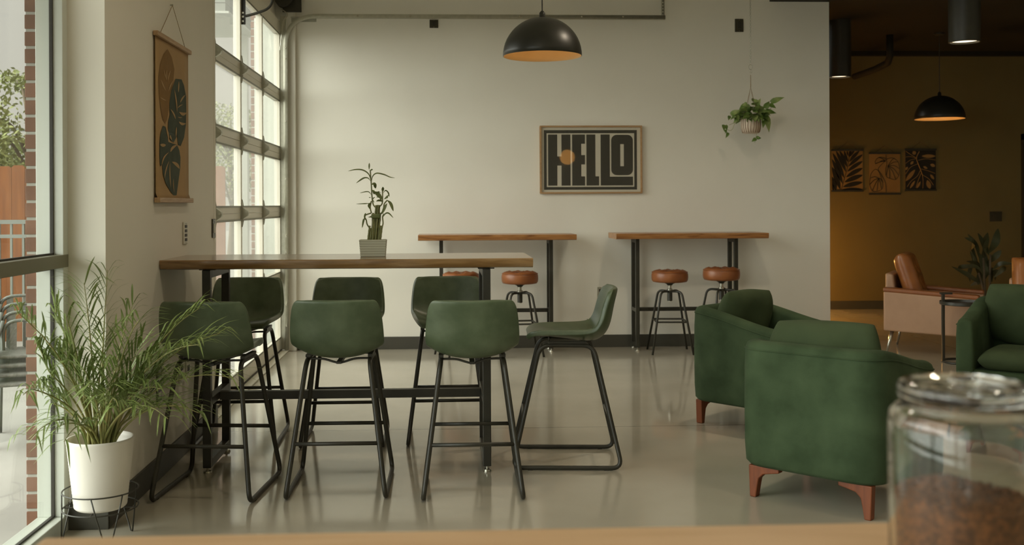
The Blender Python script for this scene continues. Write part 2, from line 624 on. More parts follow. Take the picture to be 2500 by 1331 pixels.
def window(i, y0, y1):
    """storefront window: sill, jambs, transom, two panes"""
    r = bpy.data.objects.new('window_%d' % i, None)
    COL.objects.link(r)
    tag(r, kind='structure')
    yb = y1-.055
    MB().box(-1.735, -1.62, y0, y1, 0, .07).build('sill', M['alu_light'], r, bevel=.003)
    MB().box(-1.735, -1.62, yb, y1, .07, 3.3).build('jamb', M['alu_light'], r, bevel=.002)
    MB().box(-1.735, -1.62, y0, y0+.055, .07, 3.3).build('jamb', M['alu_light'], r, bevel=.002)
    MB().box(-1.735, -1.618, y0, y1-.001, 1.137, 1.192).build('transom', M['alu_in'], r, bevel=.002)
    MB().box(-1.735, -1.62, y0, y1, 3.25, 3.3).build('head', M['alu_in'], r)
    g = MB()
    for za, zb in ((.07, 1.137), (1.192, 3.25)):
        g.box(-1.674, -1.660, yb-.008, yb+.002, za, zb)
        g.box(-1.674, -1.660, y0+.053, y0+.063, za, zb)
        g.box(-1.674, -1.660, y0, y1-.01, za-.002, za+.008)
        g.box(-1.674, -1.660, y0, y1-.01, zb-.008, zb+.002)
    g.build('gasket', M['gasket'], r)
    for za, zb in ((.07, 1.137), (1.192, 3.25)):
        MB().box(-1.670, -1.664, y0+.055, yb, za, zb).build('pane', M['pane'], r)


window(1, 2.55, 4.51)
window(2, .55, 2.55)
window(3, -1.5, .55)
window(4, -3.6, -1.5)

struct('added_shade_canopy', MB().box(-3.3, -1.76, -5, 4.40, 2.5, 2.62), M['alu_in'])  # unseen canopy, added to cut the daylight entering the storefront windows

# ------------------------------------------------------------------ glazed overhead door
door = bpy.data.objects.new('door_1', None)
COL.objects.link(door)
tag(door, kind='structure')
DX0, DX1 = -1.60, -1.55
stile = [6.62, 7.02, 7.97, 8.92, 9.875]
bar = [(0.0, .13), (.66, .755), (1.293, 1.385), (1.84, 1.95), (2.40, 2.50), (3.04, 3.17)]
for k in range(5):
    z0, z1 = bar[k], bar[k+1]
    f = MB()
    lo = z0[0] if k == 0 else (z0[0]+z0[1])/2+.001
    hi = z1[1] if k == 4 else (z1[0]+z1[1])/2-.001
    f.box(DX0, DX1, stile[0], stile[-1]+.03, lo, z0[1])
    f.box(DX0, DX1, stile[0], stile[-1]+.03, z1[0], hi)
    for y in stile:
        f.box(DX0, DX1+.004, y-.022, y+.022 if y < 9.8 else y+.03, z0[1], z1[0])
    sec = f.build('door_section', M['alu'], door, bevel=.003)
    g = MB()
    for a, b in zip(stile[:-1], stile[1:]):
        g.box(DX1, DX1+.006, a+.022, b-.022, z0[1]-.001, z0[1]+.012)
        g.box(DX1, DX1+.006, a+.022, b-.022, z1[0]-.012, z1[0]+.001)
    g.build('glazing_bead', M['alu_in'], sec)
    for a, b in zip(stile[:-1], stile[1:]):
        MB().box(-1.578, -1.572, a+.02, b-.02, z0[1]-.002, z1[0]+.002).build('pane', M['pane_hazy'], sec)
for zb in bar[1:5]:
    zc = (zb[0]+zb[1])/2
    for y in stile[1:]:
        h = MB()
        yy = y if y < 9.8 else y+.012
        h.tube([(DX1+.004, yy, zc-.105), (DX1+.012, yy, zc-.06), (DX1+.012, yy, zc+.06), (DX1+.004, yy, zc+.105)], .009, 6)
        h.prism([(-.028, -.062), (.028, -.062), (.028, .062), (-.028, .062)], lambda a, b, d: (DX1+d, yy+a, zc+b), 0, .008)
        h.prism([(0, -.055), (.05, -.018), (.056, 0), (.05, .018), (0, .055)], lambda a, b, d: (DX1+.004+a, yy+d, zc+b), -.02, .02)
        h.tube([(DX1+.04, yy-.024, zc), (DX1+.04, yy+.024, zc)], .011, 10)
        h.build('hinge', M['galv'], door, bevel=.002)
MB().box(DX0-.01, DX1+.012, stile[0], stile[-1]+.03, 0, .02).build('bottom_seal', M['gasket'], door)
struct('door_threshold', MB().box(-1.72, -1.475, 6.66, 9.9, 0, .012), M['alu'], bevel=.004)
struct('trim_4', MB().box(-1.56, -1.462, 6.655, 6.69, 0, 3.17), M['alu_light'], bevel=.003)
struct('trim_5', MB().box(-1.475, -1.457, 6.62, 6.668, .12, 3.6), M['wall_side'], bevel=.003)

# door hardware: the track, drum and opener arm
t = thing('garage_door_track', 'galvanised overhead door track curving up the corner and along the white wall', 'track', (0, 0, 0))
m = MB()
ctr = fillet([(-1.487, 9.845, .02), (-1.487, 9.845, 3.205), (2.165, 9.845, 3.205)], .30, 14)
# C-shaped channel swept along the path
rows = []
for i, p in enumerate(ctr):
    d = (ctr[min(i+1, len(ctr)-1)]-ctr[max(i-1, 0)]).normalized()
    nrm = Vector((d.z, 0, -d.x))
    rows.append([p+nrm*a+Vector((0, b, 0)) for a, b in ((-.018, -.010), (-.018, -.016), (-.008, -.018), (.008, -.018), (.018, -.016), (.018, .018), (-.018, .018), (-.018, .010))])
m.grid(rows)
m.build('track_channel', M['galv'], t, solid=.003, soff=0, auto=30)
mm = MB().box(-1.20, 2.165, 9.872, 9.9, 3.222, 3.228).box(-1.20, 2.165, 9.872, 9.876, 3.195, 3.228)
mm.build('angle_bar', M['galv'], t)
MB().box(-1.44, -1.20, 9.85, 9.9, 3.195, 3.2).box(-1.44, -1.20, 9.896, 9.9, 3.16, 3.2).build('angle_bar', M['galv'], t)
h = MB().box(2.135, 2.165, 9.87, 9.875, 3.19, 4.2).box(2.16, 2.165, 9.87, 9.90, 3.19, 4.2)
hz = h.build('track_hanger', M['galv'], t)
hh = MB()
z = 3.22
while z < 3.5:
    hh.tube([(2.15, 9.868, z), (2.15, 9.871, z)], .007, 8)
    z += .03
hh.build('hole', M['gasket'], hz)
for x in (-.8, -.3, .75, 1.35, 1.75):
    MB().tube([(x, 9.826, 3.205), (x, 9.816, 3.205)], .009, 6).build('bolt', M['stick'], t)
for zz in (.25, .45, .95, 1.1, 1.65, 2.2, 2.8, 2.9):
    MB().tube([(-1.487, 9.826, zz), (-1.487, 9.816, zz)], .008, 6).build('bolt', M['stick'], t)
MB().box(-1.545, -1.49, 9.868, 9.895, .02, 3.21).build('jamb_angle', M['galv'], t)

t = thing('torsion_drum', 'dark cable drum on its bearing plate above the door corner', 'drum', (-1.5, 9.84, 3.37))
MB().box(-.02, .16, .03, .055, -.12, .3).build('bearing_plate', M['black'], t, bevel=.003)
MB().lathe([(.03, -.06), (.085, -.06), (.085, -.05), (.066, -.04), (.066, .02), (.085, .03), (.085, .04), (.03, .04)], 28, m=Matrix.Rotation(PI/2, 4, 'X')).build('drum', M['black'], t, auto=40)
MB().tube([(0, -3.1, 0), (0, .09, 0)], .0127, 10).build('shaft', M['galv'], t)
MB().tube(bez([(-.02, -.02, -.1), (.04, -.05, -.16), (.0, -.06, -.24), (-.03, -.06, -.5)], 6), .004, 6).build('cable', M['stick'], t)

t = thing('door_opener_arm', 'bent dark opener arm with a perforated strap above the glass door', 'arm', (-1.5, 8.0, 2.82))
st = MB().box(-.055, -.015, -.004, .004, -.02, .42).build('perforated_strap', M['black'], t, bevel=.002)
for zz in (.005, .04, .07, .2, .235, .3):
    MB().tube([(-.035, -.008, zz), (-.035, -.003, zz)], .008, 10).build('hole', M['stick'], st)
MB().tube(bez([(-.015, 0, .045), (.08, 0, .072), (.155, 0, .105), (.19, 0, .16), (.2, 0, .26), (.2, 0, .42)], 7), .011, 8).build('curved_arm', M['black'], t, smooth=True)

# far doorway edge at the right of the frame
d2 = tag(bpy.data.objects.new('door_2', None), kind='structure')
COL.objects.link(d2)
MB().box(7.66, 7.75, 13.2, 13.245, 0, 2.30).box(7.66, 8.7, 13.2, 13.245, 2.22, 2.30).build('frame', M['black'], d2)
MB().box(7.75, 8.7, 13.215, 13.245, 0, 2.22).build('door_leaf', M['black'], d2)


# ------------------------------------------------------------------ outside
t = thing('wood_fence', 'orange cedar board fence beyond the patio railing', 'fence', (-6, 11.2, -.05))
rng = random.Random(3)
m = MB()
x = -6.
while x < 3.6:
    wd = .138
    zt = 1.88+rng.uniform(-.012, .012)
    m.prism([(x, 0), (x+wd, 0), (x+wd, zt-.02), (x+wd-.025, zt), (x+.025, zt), (x, zt-.02)], lambda a, b, d: (a, d, b), rng.uniform(-.004, .004), .02)
    x += wd+.004
m.build('board', M['fence'], t)
MB().box(-6, 3.6, .03, .07, .3, .39).box(-6, 3.6, .03, .07, 1.4, 1.49).build('rail', M['fence'], t)

t = thing('patio_railing', 'silver metal railing with thin pickets in front of the wood fence', 'railing', (-8, 8.9, -.05))
MB().box(0, 5.9, -.02, .02, 1.30, 1.335).build('top_rail', M['rail'], t)
MB().box(0, 5.9, -.015, .015, 1.18, 1.21).build('rail', M['rail'], t)
MB().box(0, 5.9, -.015, .015, .1, .13).build('rail', M['rail'], t)
m = MB()
x = .02
while x < 5.9:
    m.box(x, x+.018, -.009, .009, .11, 1.31)
    x += .1
m.build('picket', M['rail'], t)
for x in (0, 1.95, 3.9, 5.85):
    MB().box(x-.025, x+.025, -.025, .025, 0, 1.36).build('post', M['rail'], t)


def tree(name, label, loc, h, rad, n, seed, trunk=.12, low=.3):
    rg = random.Random(seed)
    t = thing(name, label, 'tree', loc, 0, 'trees beyond the fence')
    tr = MB().tube(bez([(0, 0, 0), (.05, 0, h*.3), (-.03, .05, h*.6), (0, 0, h*.92)], 5), [trunk*(1-.85*i/15) for i in range(16)], 8)
    tips = []
    for k in range(16):
        z = h*(low+.6*rg.random())
        a = rg.random()*2*PI
        L = rad*(.5+.5*rg.random())
        e = (L*math.cos(a), L*math.sin(a), min(h*.98, z+L*.5))
        tr.tube(bez([(0, 0, z*.85), (e[0]*.5, e[1]*.5, z+.1), e], 4), [.035*(1-.8*i/8) for i in range(9)], 5)
        tips.append(Vector(e))
    tr.build('trunk', M['bark'], t, smooth=True)
    lv = MB()
    for k in range(n):
        c = rg.choice(tips)
        p = c+Vector((rg.gauss(0, 1), rg.gauss(0, 1), rg.gauss(0, .8)))*rad*.26
        if p.z < h*.18 or p.z > h:
            continue
        s = .022+.03*rg.random()
        a = Vector((rg.uniform(-1, 1), rg.uniform(-1, 1), rg.uniform(-1, 1))).normalized()
        b = a.orthogonal().normalized()
        lv.add([p, p+a*s+b*s*.45, p+a*s*2, p+a*s-b*s*.45], [(0, 1, 2, 3)])
    lv.build('foliage', M['foliage'], t)
    return t


tree('broadleaf_tree', 'full green tree behind the cedar fence, seen at the left edge of the window', (-7.4, 15.2, 0), 2.4, 1.2, 20000, 11)
tree('broadleaf_tree', 'slender sparse tree rising beside the brick pier outside', (-5.2, 13.2, 0), 3.15, .6, 6000, 23, .06)
tree('broadleaf_tree', 'round green tree seen faintly through the glass overhead door', (-5.0, 24.5, 0), 3.7, 1.9, 12000, 31)

tag(MB().tube([(-22, 17, 2.58), (-4, 17, 2.66)], .025, 6).build('utility_line', M['rail']), 'thin pale overhead wire crossing in front of the trees', 'wire')

t = thing('neighbour_canopy', 'grey ribbed canopy edge seen through the top of the glass door', 'canopy', (-3.95, 14.4, 4.1))
m = MB()
for k in range(5):
    m.box(-1.1, .95, -.03-.01*(k % 2), 2., .0+.12*k, .115+.12*k)
m.build('siding', M['siding'], t)
MB().box(-1.15, 1.0, -.05, 2.05, -.03, 0).build('fascia', M['alu_light'], t)
MB().box(-1.1, -.95, 1.8, 1.95, -4.15, 0).build('post', M['alu_light'], t)
MB().box(.75, .9, 1.8, 1.95, -4.15, 0).build('post', M['alu_light'], t)


def patio_chair(label, loc, rz):
    t = thing('patio_chair', label, 'chair', loc, rz, 'metal patio chairs stacked outside')
    for s in (-1, 1):
        p = fillet([(s*.25, .24, 0), (s*.25, .22, .62), (s*.25, -.2, .66), (s*.21, -.27, .83)], .07, 5)
        MB().tube(p, .0125, 8).build('arm', M['rail'], t, smooth=True)
        MB().tube([(s*.23, -.26, 0), (s*.22, -.2, .45)], .0125, 8).build('leg', M['rail'], t, smooth=True)
    MB().tube(fillet([(-.21, -.2, .45), (-.21, -.28, .83), (.21, -.28, .83), (.21, -.2, .45)], .1, 6), .0125, 8).build('back_frame', M['rail'], t, smooth=True)
    b = MB()
    for k in range(4):
        x = -.15+.1*k
        b.prism([(-.2, .45), (-.275, .82), (-.285, .82), (-.21, .45)], lambda a, b_, d: (x+d, a, b_), -.02, .02)
    b.build('backrest', M['metal_seat'], t)
    MB().box(-.23, .23, -.2, .23, .425, .45).build('seat', M['metal_seat'], t, bevel=.01)
    return t


c0 = patio_chair('lowest of the silver patio chairs stacked outside the window', (-2.53, 6.52, -.05), math.radians(200))
c0.scale.z = .86
for k, lab in enumerate(['second silver patio chair up in the stack outside the window', 'third silver patio chair up in the stack outside the window', 'topmost silver patio chair of the stack outside the window']):
    c = copy_tree(c0)
    place(c, (-2.53-.03*(k+1), 6.52+.055*(k+1), -.05+.048*(k+1)), math.radians(200), lab)


# ================================================================== BIG TABLE
def steel_frame(parent, x, y0, y1, h, wdt=.042, mid=None, foot=True):
    """rectangular steel tube loop standing under a table end"""
    hw = wdt/2
    m = MB()
    m.box(x-hw, x+hw, y0, y0+wdt, .03, h)
    m.box(x-hw, x+hw, y1-wdt, y1, .03, h)
    m.box(x-hw, x+hw, y0+wdt, y1-wdt, h-wdt, h)
    m.box(x-hw, x+hw, y0+wdt, y1-wdt, .03, .03+wdt)
    if mid:
        m.box(x-hw, x+hw, y0+wdt, y1-wdt, mid-hw, mid+hw)
    f = m.build('leg_frame', M['black'], parent, bevel=.003)
    for y in (y0+hw, y1-hw):
        MB().lathe([(.006, .03), (.006, .014), (.019, .012), (.022, .004), (.022, 0), (0, 0)], 14, (x, y, 0)).build('leveling_foot', M['stick'], f)
    MB().box(x-hw-.022, x+hw+.022, y0+.03, y1-.03, h-.001, h+.006).build('mounting_plate', M['black'], f)
    return f


t = thing('bar_table', 'long oak live-edge bar table on black steel frames with its end against the side wall', 'table', (0, 0, 0))
rg = random.Random(5)


def live_slab(x0, x1, y0, y1, z0, z1, n=40, amp=.006, left_taper=0., front_under=.012, seed=1):
    rg = random.Random(seed)
    ph = [rg.uniform(0, 6) for _ in range(6)]

    def wob(x, k):
        return amp*(math.sin(x*4.1+ph[k])+.5*math.sin(x*9.7+ph[k+1])+.25*math.sin(x*23+ph[k+2]))
    rows = []
    for i in range(n+1):
        x = x0+(x1-x0)*i/n
        f, b = y0+wob(x, 0), y1+wob(x, 3)
        if left_taper and i < 6:
            f += left_taper*(1-i/6)**2
            b -= left_taper*1.5*(1-i/6)**1.5
        th = z1-z0
        fb = front_under
        sec = [(f, z1-.004), (f+.005, z1), (b-.005, z1), (b, z1-.004), (b-fb*.5, z0+.005), (b-fb-.004, z0), (f+fb+.004, z0), (f+fb*.5, z0+.005), (f-.002, z0+th*.5)]
        rows.append([(x, y, z) for y, z in sec])
    m = MB()
    m.grid(rows, closed_u=True)
    k = len(rows[0])
    m.f.append(tuple(range(k)))
    m.f.append(tuple(range((n+1)*k-1, n*k-1, -1)))
    return m


live_slab(-1.458, .472, 5.322, 5.95, 1.069, 1.118, left_taper=.03, seed=2).build('table_top', M['table'], t, auto=35)
steel_frame(t, -1.232, 5.395, 5.905, 1.062, mid=.372)
steel_frame(t, .229, 5.345, 5.885, 1.062, mid=.372)
MB().box(-1.211, .208, 5.61, 5.655, .345, .39).build('foot_rail', M['black'], t, bevel=.003)


# ================================================================== BACK TABLES
def back_table(label, x0, x1, lx0, lx1, seed, zt=1.118):
    t = thing('narrow_bar_table', label, 'table', (0, 0, 0), 0, 'narrow bar tables along the white wall')
    live_slab(x0, x1, 9.44, 9.90, zt-.052, zt, amp=.005, seed=seed, front_under=.008).build('table_top', M['live'], t, auto=35)
    for lx in (lx0, lx1):
        steel_frame(t, lx, 9.655, 9.9, zt-.058, wdt=.036, mid=.385)
    MB().box(lx0+.018, lx1-.018, 9.76, 9.796, .367, .403).build('foot_rail', M['black'], t, bevel=.003)
    return t


back_table('narrow live-edge bar table on the white wall left of and below the framed print', -.225, 1.243, -.012, 1.027, 5)
back_table('narrow live-edge bar table on the white wall between the print and the hanging plant', 1.612, 3.048, 1.852, 2.80, 9, 1.122)


# ================================================================== GREEN BAR STOOLS
def make_stool(label):
    t = thing('bar_stool', label, 'stool', (0, 0, 0), 0, 'green bar stools at the long table')
    prof = [(.205, .676), (.198, .694), (.165, .703), (.06, .693), (-.04, .678), (-.11, .667), (-.165, .671), (-.208, .705), (-.232, .765), (-.243, .835), (-.256, .89), (-.266, .93), (-.269, .949)]
    hw = [.150, .172, .186, .196, .205, .211, .216, .2205, .2215, .217, .210, .197, .172]
    lift = [.006, .008, .014, .026, .044, .060, .070, .068, .058, .052, .046, .040, .036]
    nP = len(prof)
    us = [-1, -.965, -.88, -.72, -.5, -.25, 0, .25, .5, .72, .88, .965, 1]
    rows = []
    for i, (y, z) in enumerate(prof):
        a, b = prof[max(i-1, 0)], prof[min(i+1, nP-1)]
        tx = Vector((0, b[0]-a[0], b[1]-a[1])).normalized()
        nn = Vector((0, tx.z, -tx.y))       # towards the sitter
        if nn.z < 0 and i < 6:
            nn = -nn
        if i >= 6 and nn.y < 0:
            nn = -nn
        row = []
        for u in us:
            au = abs(u)
            p = Vector((u*hw[i], y, z))+nn*lift[i]*au**2.4
            if i == nP-1:
                p.z -= .012*au**6
            row.append(p)
        rows.append(row)
    sh = MB()
    sh.grid(rows)
    shell = sh.build('seat_shell', M['green_leather'], t, smooth=True, solid=.03, soff=0, sub=2)
    # stitched piping round the rim
    rim = [rows[i][0] for i in range(nP)]+[rows[-1][k] for k in range(1, 13)]+[rows[i][12] for i in range(nP-2, -1, -1)]+[rows[0][k] for k in range(11, 0, -1)]
    c = Vector((0, 0, .75))
    # seam where the backrest meets the seat
    seam = [rows[6][k]+Vector((0, .012, .014)) for k in range(1, 12)]
    MB().tube(bez(seam, 2), .0028, 5).build('seam', M['green_leather'], shell, smooth=True)
    for s in (-1, 1):
        loop = fillet([(s*.152, .145, .645), (s*.236, .292, .0125), (s*.236, -.282, .0125), (s*.152, -.140, .645)], [.06, .055, .055, .06], 6, closed=True)
        lg = MB().tube(loop, .0118, 10, closed=True).build('sled_leg', M['black'], t, smooth=True)
        for y in (.2, -.2):
            MB().box(s*.236-.008, s*.236+.008, y-.012, y+.012, 0, .006).build('glide', M['gasket'], lg)
    for yy in (.236, -.226):
        MB().tube([(-.203, yy, .26), (.203, yy, .26)], .0098, 10).build('footrest', M['black'], t, smooth=True)
    br = MB()
    for yy in (.09, -.09):
        br.tube(bez([(-.152, yy, .648), (-.08, yy, .646), (-.03, yy, .632), (0, yy, .626), (.03, yy, .632), (.08, yy, .646), (.152, yy, .648)], 4), .0055, 6)
    br.box(-.012, .012, -.105, .105, .622, .634)
    for s in (-1, 1):
        br.box(s*.152-.011, s*.152+.011, -.1, .1, .655, .668)
    br.build('seat_bracket', M['black'], t)
    return t


R = math.radians
stool = make_stool('green bar stool seen from behind in the near row, right behind the potted palm')
place(stool, (-1.112, 5.122, 0), R(-5.5), stool['label'])
for loc, rz, lab in (
        ((-.508, 5.142, 0), R(-.5), 'green bar stool seen from behind, middle one of the three in the near row'),
        ((.143, 5.082, 0), R(-.6), 'green bar stool seen from behind in the near row, touching the sideways stool'),
        ((.674, 5.594, 0), R(85.5), 'green bar stool turned sideways in profile at the right end of the long table'),
        ((-1.208, 6.235, 0), R(181), 'dark green bar stool across the long table in front of the glass overhead door'),
        ((-.583, 6.175, 0), R(180), 'dark green bar stool across the long table, below the bamboo planter'),
        ((.030, 6.195, 0), R(180.5), 'dark green bar stool across the long table, nearest its right leg frame')):
    place(copy_tree(stool), loc, rz, lab)


# ================================================================== ROUND LEATHER STOOLS
def make_round_stool(label):
    t = thing('round_stool', label, 'stool', (0, 0, 0), 0, 'round cognac leather stools under the wall tables')
    n = 48
    prof = [(0, .660), (.13, .660), (.158, .665), (.168, .680), (.171, .705), (.170, .735), (.163, .757), (.148, .768), (.12, .772), (.09, .766), (.06, .771), (.03, .768), (0, .764)]

    rows = []
    for i, (r, z) in enumerate(prof):
        row = []
        for k in range(n):
            a = 2*PI*k/n
            dz = 0
            if i >= 8 and r > .001:
                dz = .007*math.cos(8*a)*(1 if i in (8, 10) else .4)
            row.append((r*math.cos(a), r*math.sin(a), z+dz))
        rows.append(row)
    m = MB()
    m.grid(rows, closed_u=True)
    s = m.build('seat', M['tan'], t, smooth=True)
    MB().tube([(.166*math.cos(2*PI*k/40), .166*math.sin(2*PI*k/40), .755) for k in range(40)], .0035, 6, closed=True).build('piping', M['tan'], s, smooth=True)
    MB().lathe([(0, .66), (.055, .66), (.05, .652), (.03, .642), (.022, .63), (0, .63)], 24).build('seat_cup', M['black'], t, smooth=True)
    MB().lathe([(0, .48), (.0185, .48), (.0185, .575), (.026, .58), (.026, .597), (.0165, .6), (.0165, .632), (0, .632)], 18).build('screw_post', M['stick'], t, auto=40)
    MB().lathe([(0, .485), (.024, .485), (.024, .56), (.03, .565), (.03, .582), (0, .582)], 18).build('hub', M['black'], t, auto=40)
    for k in range(4):
        a = PI/4+k*PI/2
        c, s_ = math.cos(a), math.sin(a)
        p = fillet([(.02*c, .02*s_, .574), (.135*c, .135*s_, .578), (.268*c, .268*s_, 0)], .07, 7)
        MB().tube(p, .0105, 10).build('leg', M['black'], t, smooth=True)
    rr = .198
    MB().tube(fillet([(rr*math.cos(PI/4+k*PI/2), rr*math.sin(PI/4+k*PI/2), .298) for k in range(4)], .02, 4, closed=True), .0085, 8, closed=True).build('foot_ring', M['black'], t, smooth=True)
    return t


rs = make_round_stool('round cognac leather stool left of the two under the right wall table')
place(rs, (2.137, 9.56, 0), R(-4), rs['label'])
for loc, rz, lab in (((2.60, 9.455, 0), R(14), 'round cognac leather stool half hidden behind the green armchair cushion'),
                     ((.718, 9.51, 0), R(5), 'round cognac leather stool in full view under the left wall table'),
                     ((.168, 9.47, 0), R(20), 'round cognac leather stool whose seat top just shows above a green stool back')):
    c = place(copy_tree(rs), loc, rz, lab)
    if loc[0] > 2:
        c.scale.z = 1.035     # its screw is wound a little higher


# ================================================================== GREEN ARMCHAIRS
def make_armchair(label):
    t = thing('armchair', label, 'armchair', (0, 0, 0), 0, 'green velvet tub armchairs')
    W, D, T = .355, .70, .115
    zb, zk, za = .150, .748, .640
    rc = .095
    # centre line of the upholstered wall: arm - back - arm
    hw = W-T/2
    path = fillet([(-hw, D-T*.3, 0), (-hw, T/2, 0), (hw, T/2, 0), (hw, D-T*.3, 0)], rc, 9)
    dense = []
    for a, b in zip(path[:-1], path[1:]):
        k = max(1, int((b-a).length/.06))
        for i in range(k):
            dense.append(a.lerp(b, i/k))
    dense.append(path[-1])

    def top(y):
        u = max(0, min(1, (y-.10)/(D-.16)))
        return zk-(zk-za)*(u*u*(3-2*u)*.45+.55*u)
    rows = []
    N = len(dense)

    def section(p, o, zt, sc=1.0, zl=zb):
        h = T/2*sc
        R_ = .045*sc
        sec = [(h-.012, zl), (h, zl+.02), (h, zt-R_), (h-.012, zt-.012), (h-R_, zt), (-h+R_, zt), (-h+.012, zt-.012), (-h, zt-R_), (-h, zl+.02), (-h+.012, zl)]
        return [(p.x+o.x*a, p.y+o.y*a, z) for a, z in sec]
    for i, p in enumerate(dense):
        d = (dense[min(i+1, N-1)]-dense[max(i-1, 0)]).normalized()
        o = Vector((-d.y, d.x, 0))
        zt = top(p.y)
        if i == 0:
            rows.append(section(p-d*.022, o, zt-.03, .62, zb+.03))
            rows.append(section(p-d*.016, o, zt-.012, .88, zb+.01))
        rows.append(section(p, o, zt))
        if i == N-1:
            rows.append(section(p+d*.016, o, zt-.012, .88, zb+.01))
            rows.append(section(p+d*.022, o, zt-.03, .62, zb+.03))
    m = MB()
    m.grid(rows, closed_u=True)
    k = len(rows[0])
    m.f.append(tuple(range(k)))
    m.f.append(tuple(range(len(rows)*k-1, (len(rows)-1)*k-1, -1)))
    body = m.build('body', M['velvet'], t, smooth=True, sub=1)
    # piped seam under the top edge of the outside
    seam = []
    for i, p in enumerate(dense):
        d = (dense[min(i+1, N-1)]-dense[max(i-1, 0)]).normalized()
        o = Vector((d.y, -d.x, 0))
        if o.dot(p-Vector((0, .38, 0))) < 0:
            o = -o
        seam.append(p+o*(T/2-.006)+Vector((0, 0, top(p.y)-.042)))
    MB().tube(seam, .0035, 5).build('seam', M['velvet'], body, smooth=True)
    MB().box(-W+.06, W-.06, .06, D-.03, zb+.005, .31).build('seat_base', M['velvet'], t, bevel=.02, seg=3)

    def pillow(w_, d_, h_, n=10, e=2.6, puff=.35, ear=0., wrk=0.):
        mb = MB()
        top_, bot = [], []
        for i in range(n+1):
            ra, rb = [], []
            for j in range(n+1):
                u, v = -1+2*i/n, -1+2*j/n
                b = ((1-abs(u)**e)*(1-abs(v)**e))**puff
                px_ = math.sqrt(1-ear*v*v)
                py_ = math.sqrt(1-ear*u*u)-(wrk*9*(1-u*u) if v > 0 else 0)*v
                sag = wrk*math.sin(u*5+v*3)*b
                ra.append((u*w_*px_, v*d_*py_, h_*b+sag))
                rb.append((u*w_*px_, v*d_*py_, -h_*b+sag*.5))
            top_.append(ra)
            bot.append(rb)
        mb.grid(top_)
        mb.grid(bot)
        return mb
    pillow(W-T-.004, .275, .07, 12, 5, .3).build('seat_cushion', M['velvet_dark'], t, smooth=True, sub=1, loc=(0, .42, .372))
    pillow(.292, .240, .098, 16, 2.5, .5, .30, .013).build('back_cushion', M['velvet_dark'], t, smooth=True, sub=1, loc=(0, .196, .645), rot=(R(76), R(-2), 0))
    for sx_, sy_ in ((-1, 0), (1, 0), (-1, 1), (1, 1)):
        x, y = sx_*.278, .06 if sy_ == 0 else D-.07
        # curved bracket leg: tapering foot, long shoulder running sideways under the body
        dx = -sx_
        out = [(0, .152), (.155, .152), (.155, .132), (.12, .125), (.075, .115), (.052, .092), (.044, .05), (.036, 0), (.006, 0)]
        mb = MB().prism(out, lambda a, b, d: (x+sx_*.02+dx*a, y+d, b), -.022, .022)
        mb.build('leg', M['legwood'], t, bevel=.005)
    return t


ac = make_armchair('green velvet armchair nearest the camera, seen from behind, partly hidden by the glass jar')
place(ac, (1.640, 4.598, 0), R(-45), ac['label'])
place(copy_tree(ac), (1.812, 6.695, 0), R(-139.5), 'green velvet armchair in side view standing just beyond the nearest one, before the round stools')
place(copy_tree(ac), (4.07, 6.87, 0), R(139.5), 'green velvet armchair facing the camera at the right edge, beside the slim side table')


# ================================================================== LEATHER LOUNGE CHAIRS
def make_lounge(label):
    t = thing('lounge_chair', label, 'armchair', (0, 0, 0), 0, 'tan leather lounge chairs')
    W, D = .37, .80
    for s in (-1, 1):
        side = MB().prism([(0, .21), (D, .185), (D, .53), (0, .575)], lambda a, b, d: (s*(W-.06)+d, a, b), -.06, .06)
        sp = side.build('side_panel', M['tan_pale'], t, bevel=.014, seg=3)
        MB().prism([(-.003, .572), (D+.004, .527), (D+.004, .566), (-.003, .612)], lambda a, b, d: (s*(W-.06)+d, a, b), -.063, .063).build('arm_pad', M['tan'], sp, bevel=.014, seg=3)
    MB().box(-W+.12, W-.12, .05, D-.02, .2, .33).build('seat_base', M['tan_pale'], t, bevel=.012)
    MB().box(-W+.123, W-.123, .2, D+.005, .33, .47).build('seat_cushion', M['tan_dark'], t, bevel=.035, seg=4)
    MB().prism([(.0, .25), (.13, .25), (.07, .73), (.0, .74)], lambda a, b, d: (d, a, b), -W+.118, W-.118).build('back_panel', M['tan_pale'], t, bevel=.02, seg=3)
    mb = MB()
    n = 12
    fr, bk = [], []
    for i in range(n+1):
        a, b = [], []
        for j in range(n+1):
            u, v = -1+2*i/n, -1+2*j/n
            e = ((1-abs(u)**5)*(1-abs(v)**5))**.3
            d = 1-.55*max(math.exp(-((abs(u)-.33)**2+(v+.3)**2)*50), math.exp(-((abs(u)-.33)**2+(v-.35)**2)*50))
            a.append((u*.25, .09*e*d, v*.245))
            b.append((u*.25, -.085*e, v*.245))
        fr.append(a)
        bk.append(b)
    mb.grid(fr)
    mb.grid(bk)
    cu = mb.build('back_cushion', M['tan_dark'], t, smooth=True, sub=1, loc=(0, .19, .70), rot=(R(18), 0, 0))
    bt = MB()
    for su in (-.33, .33):
        for v in (-.3, .35):
            bt.lathe([(.009, -.004), (.009, .002), (0, .006)], 10, m=Matrix.Translation((su*.25, .046, v*.245)) @ Matrix.Rotation(-PI/2, 4, 'X'))
    bt.build('button', M['tan_dark'], cu)
    for sx_ in (-1, 1):
        for y0, y1 in ((.07, .02), (D-.1, D-.03)):
            MB().tube([(sx_*(W-.07), y0, .22), (sx_*(W-.03), y1, 0)], [.02, .011], 10).build('leg', M['stick'] if y0 < .3 else M['black'], t, smooth=True)
    return t


lc = make_lounge('tan leather lounge chair facing right, in front of the dark far wall')
place(lc, (4.285, 9.655, 0), R(-122), lc['label'])
place(copy_tree(lc), (5.19, 8.66, 0), R(152), 'tan leather lounge chair at the right edge, only its cushion showing above the green armchair')

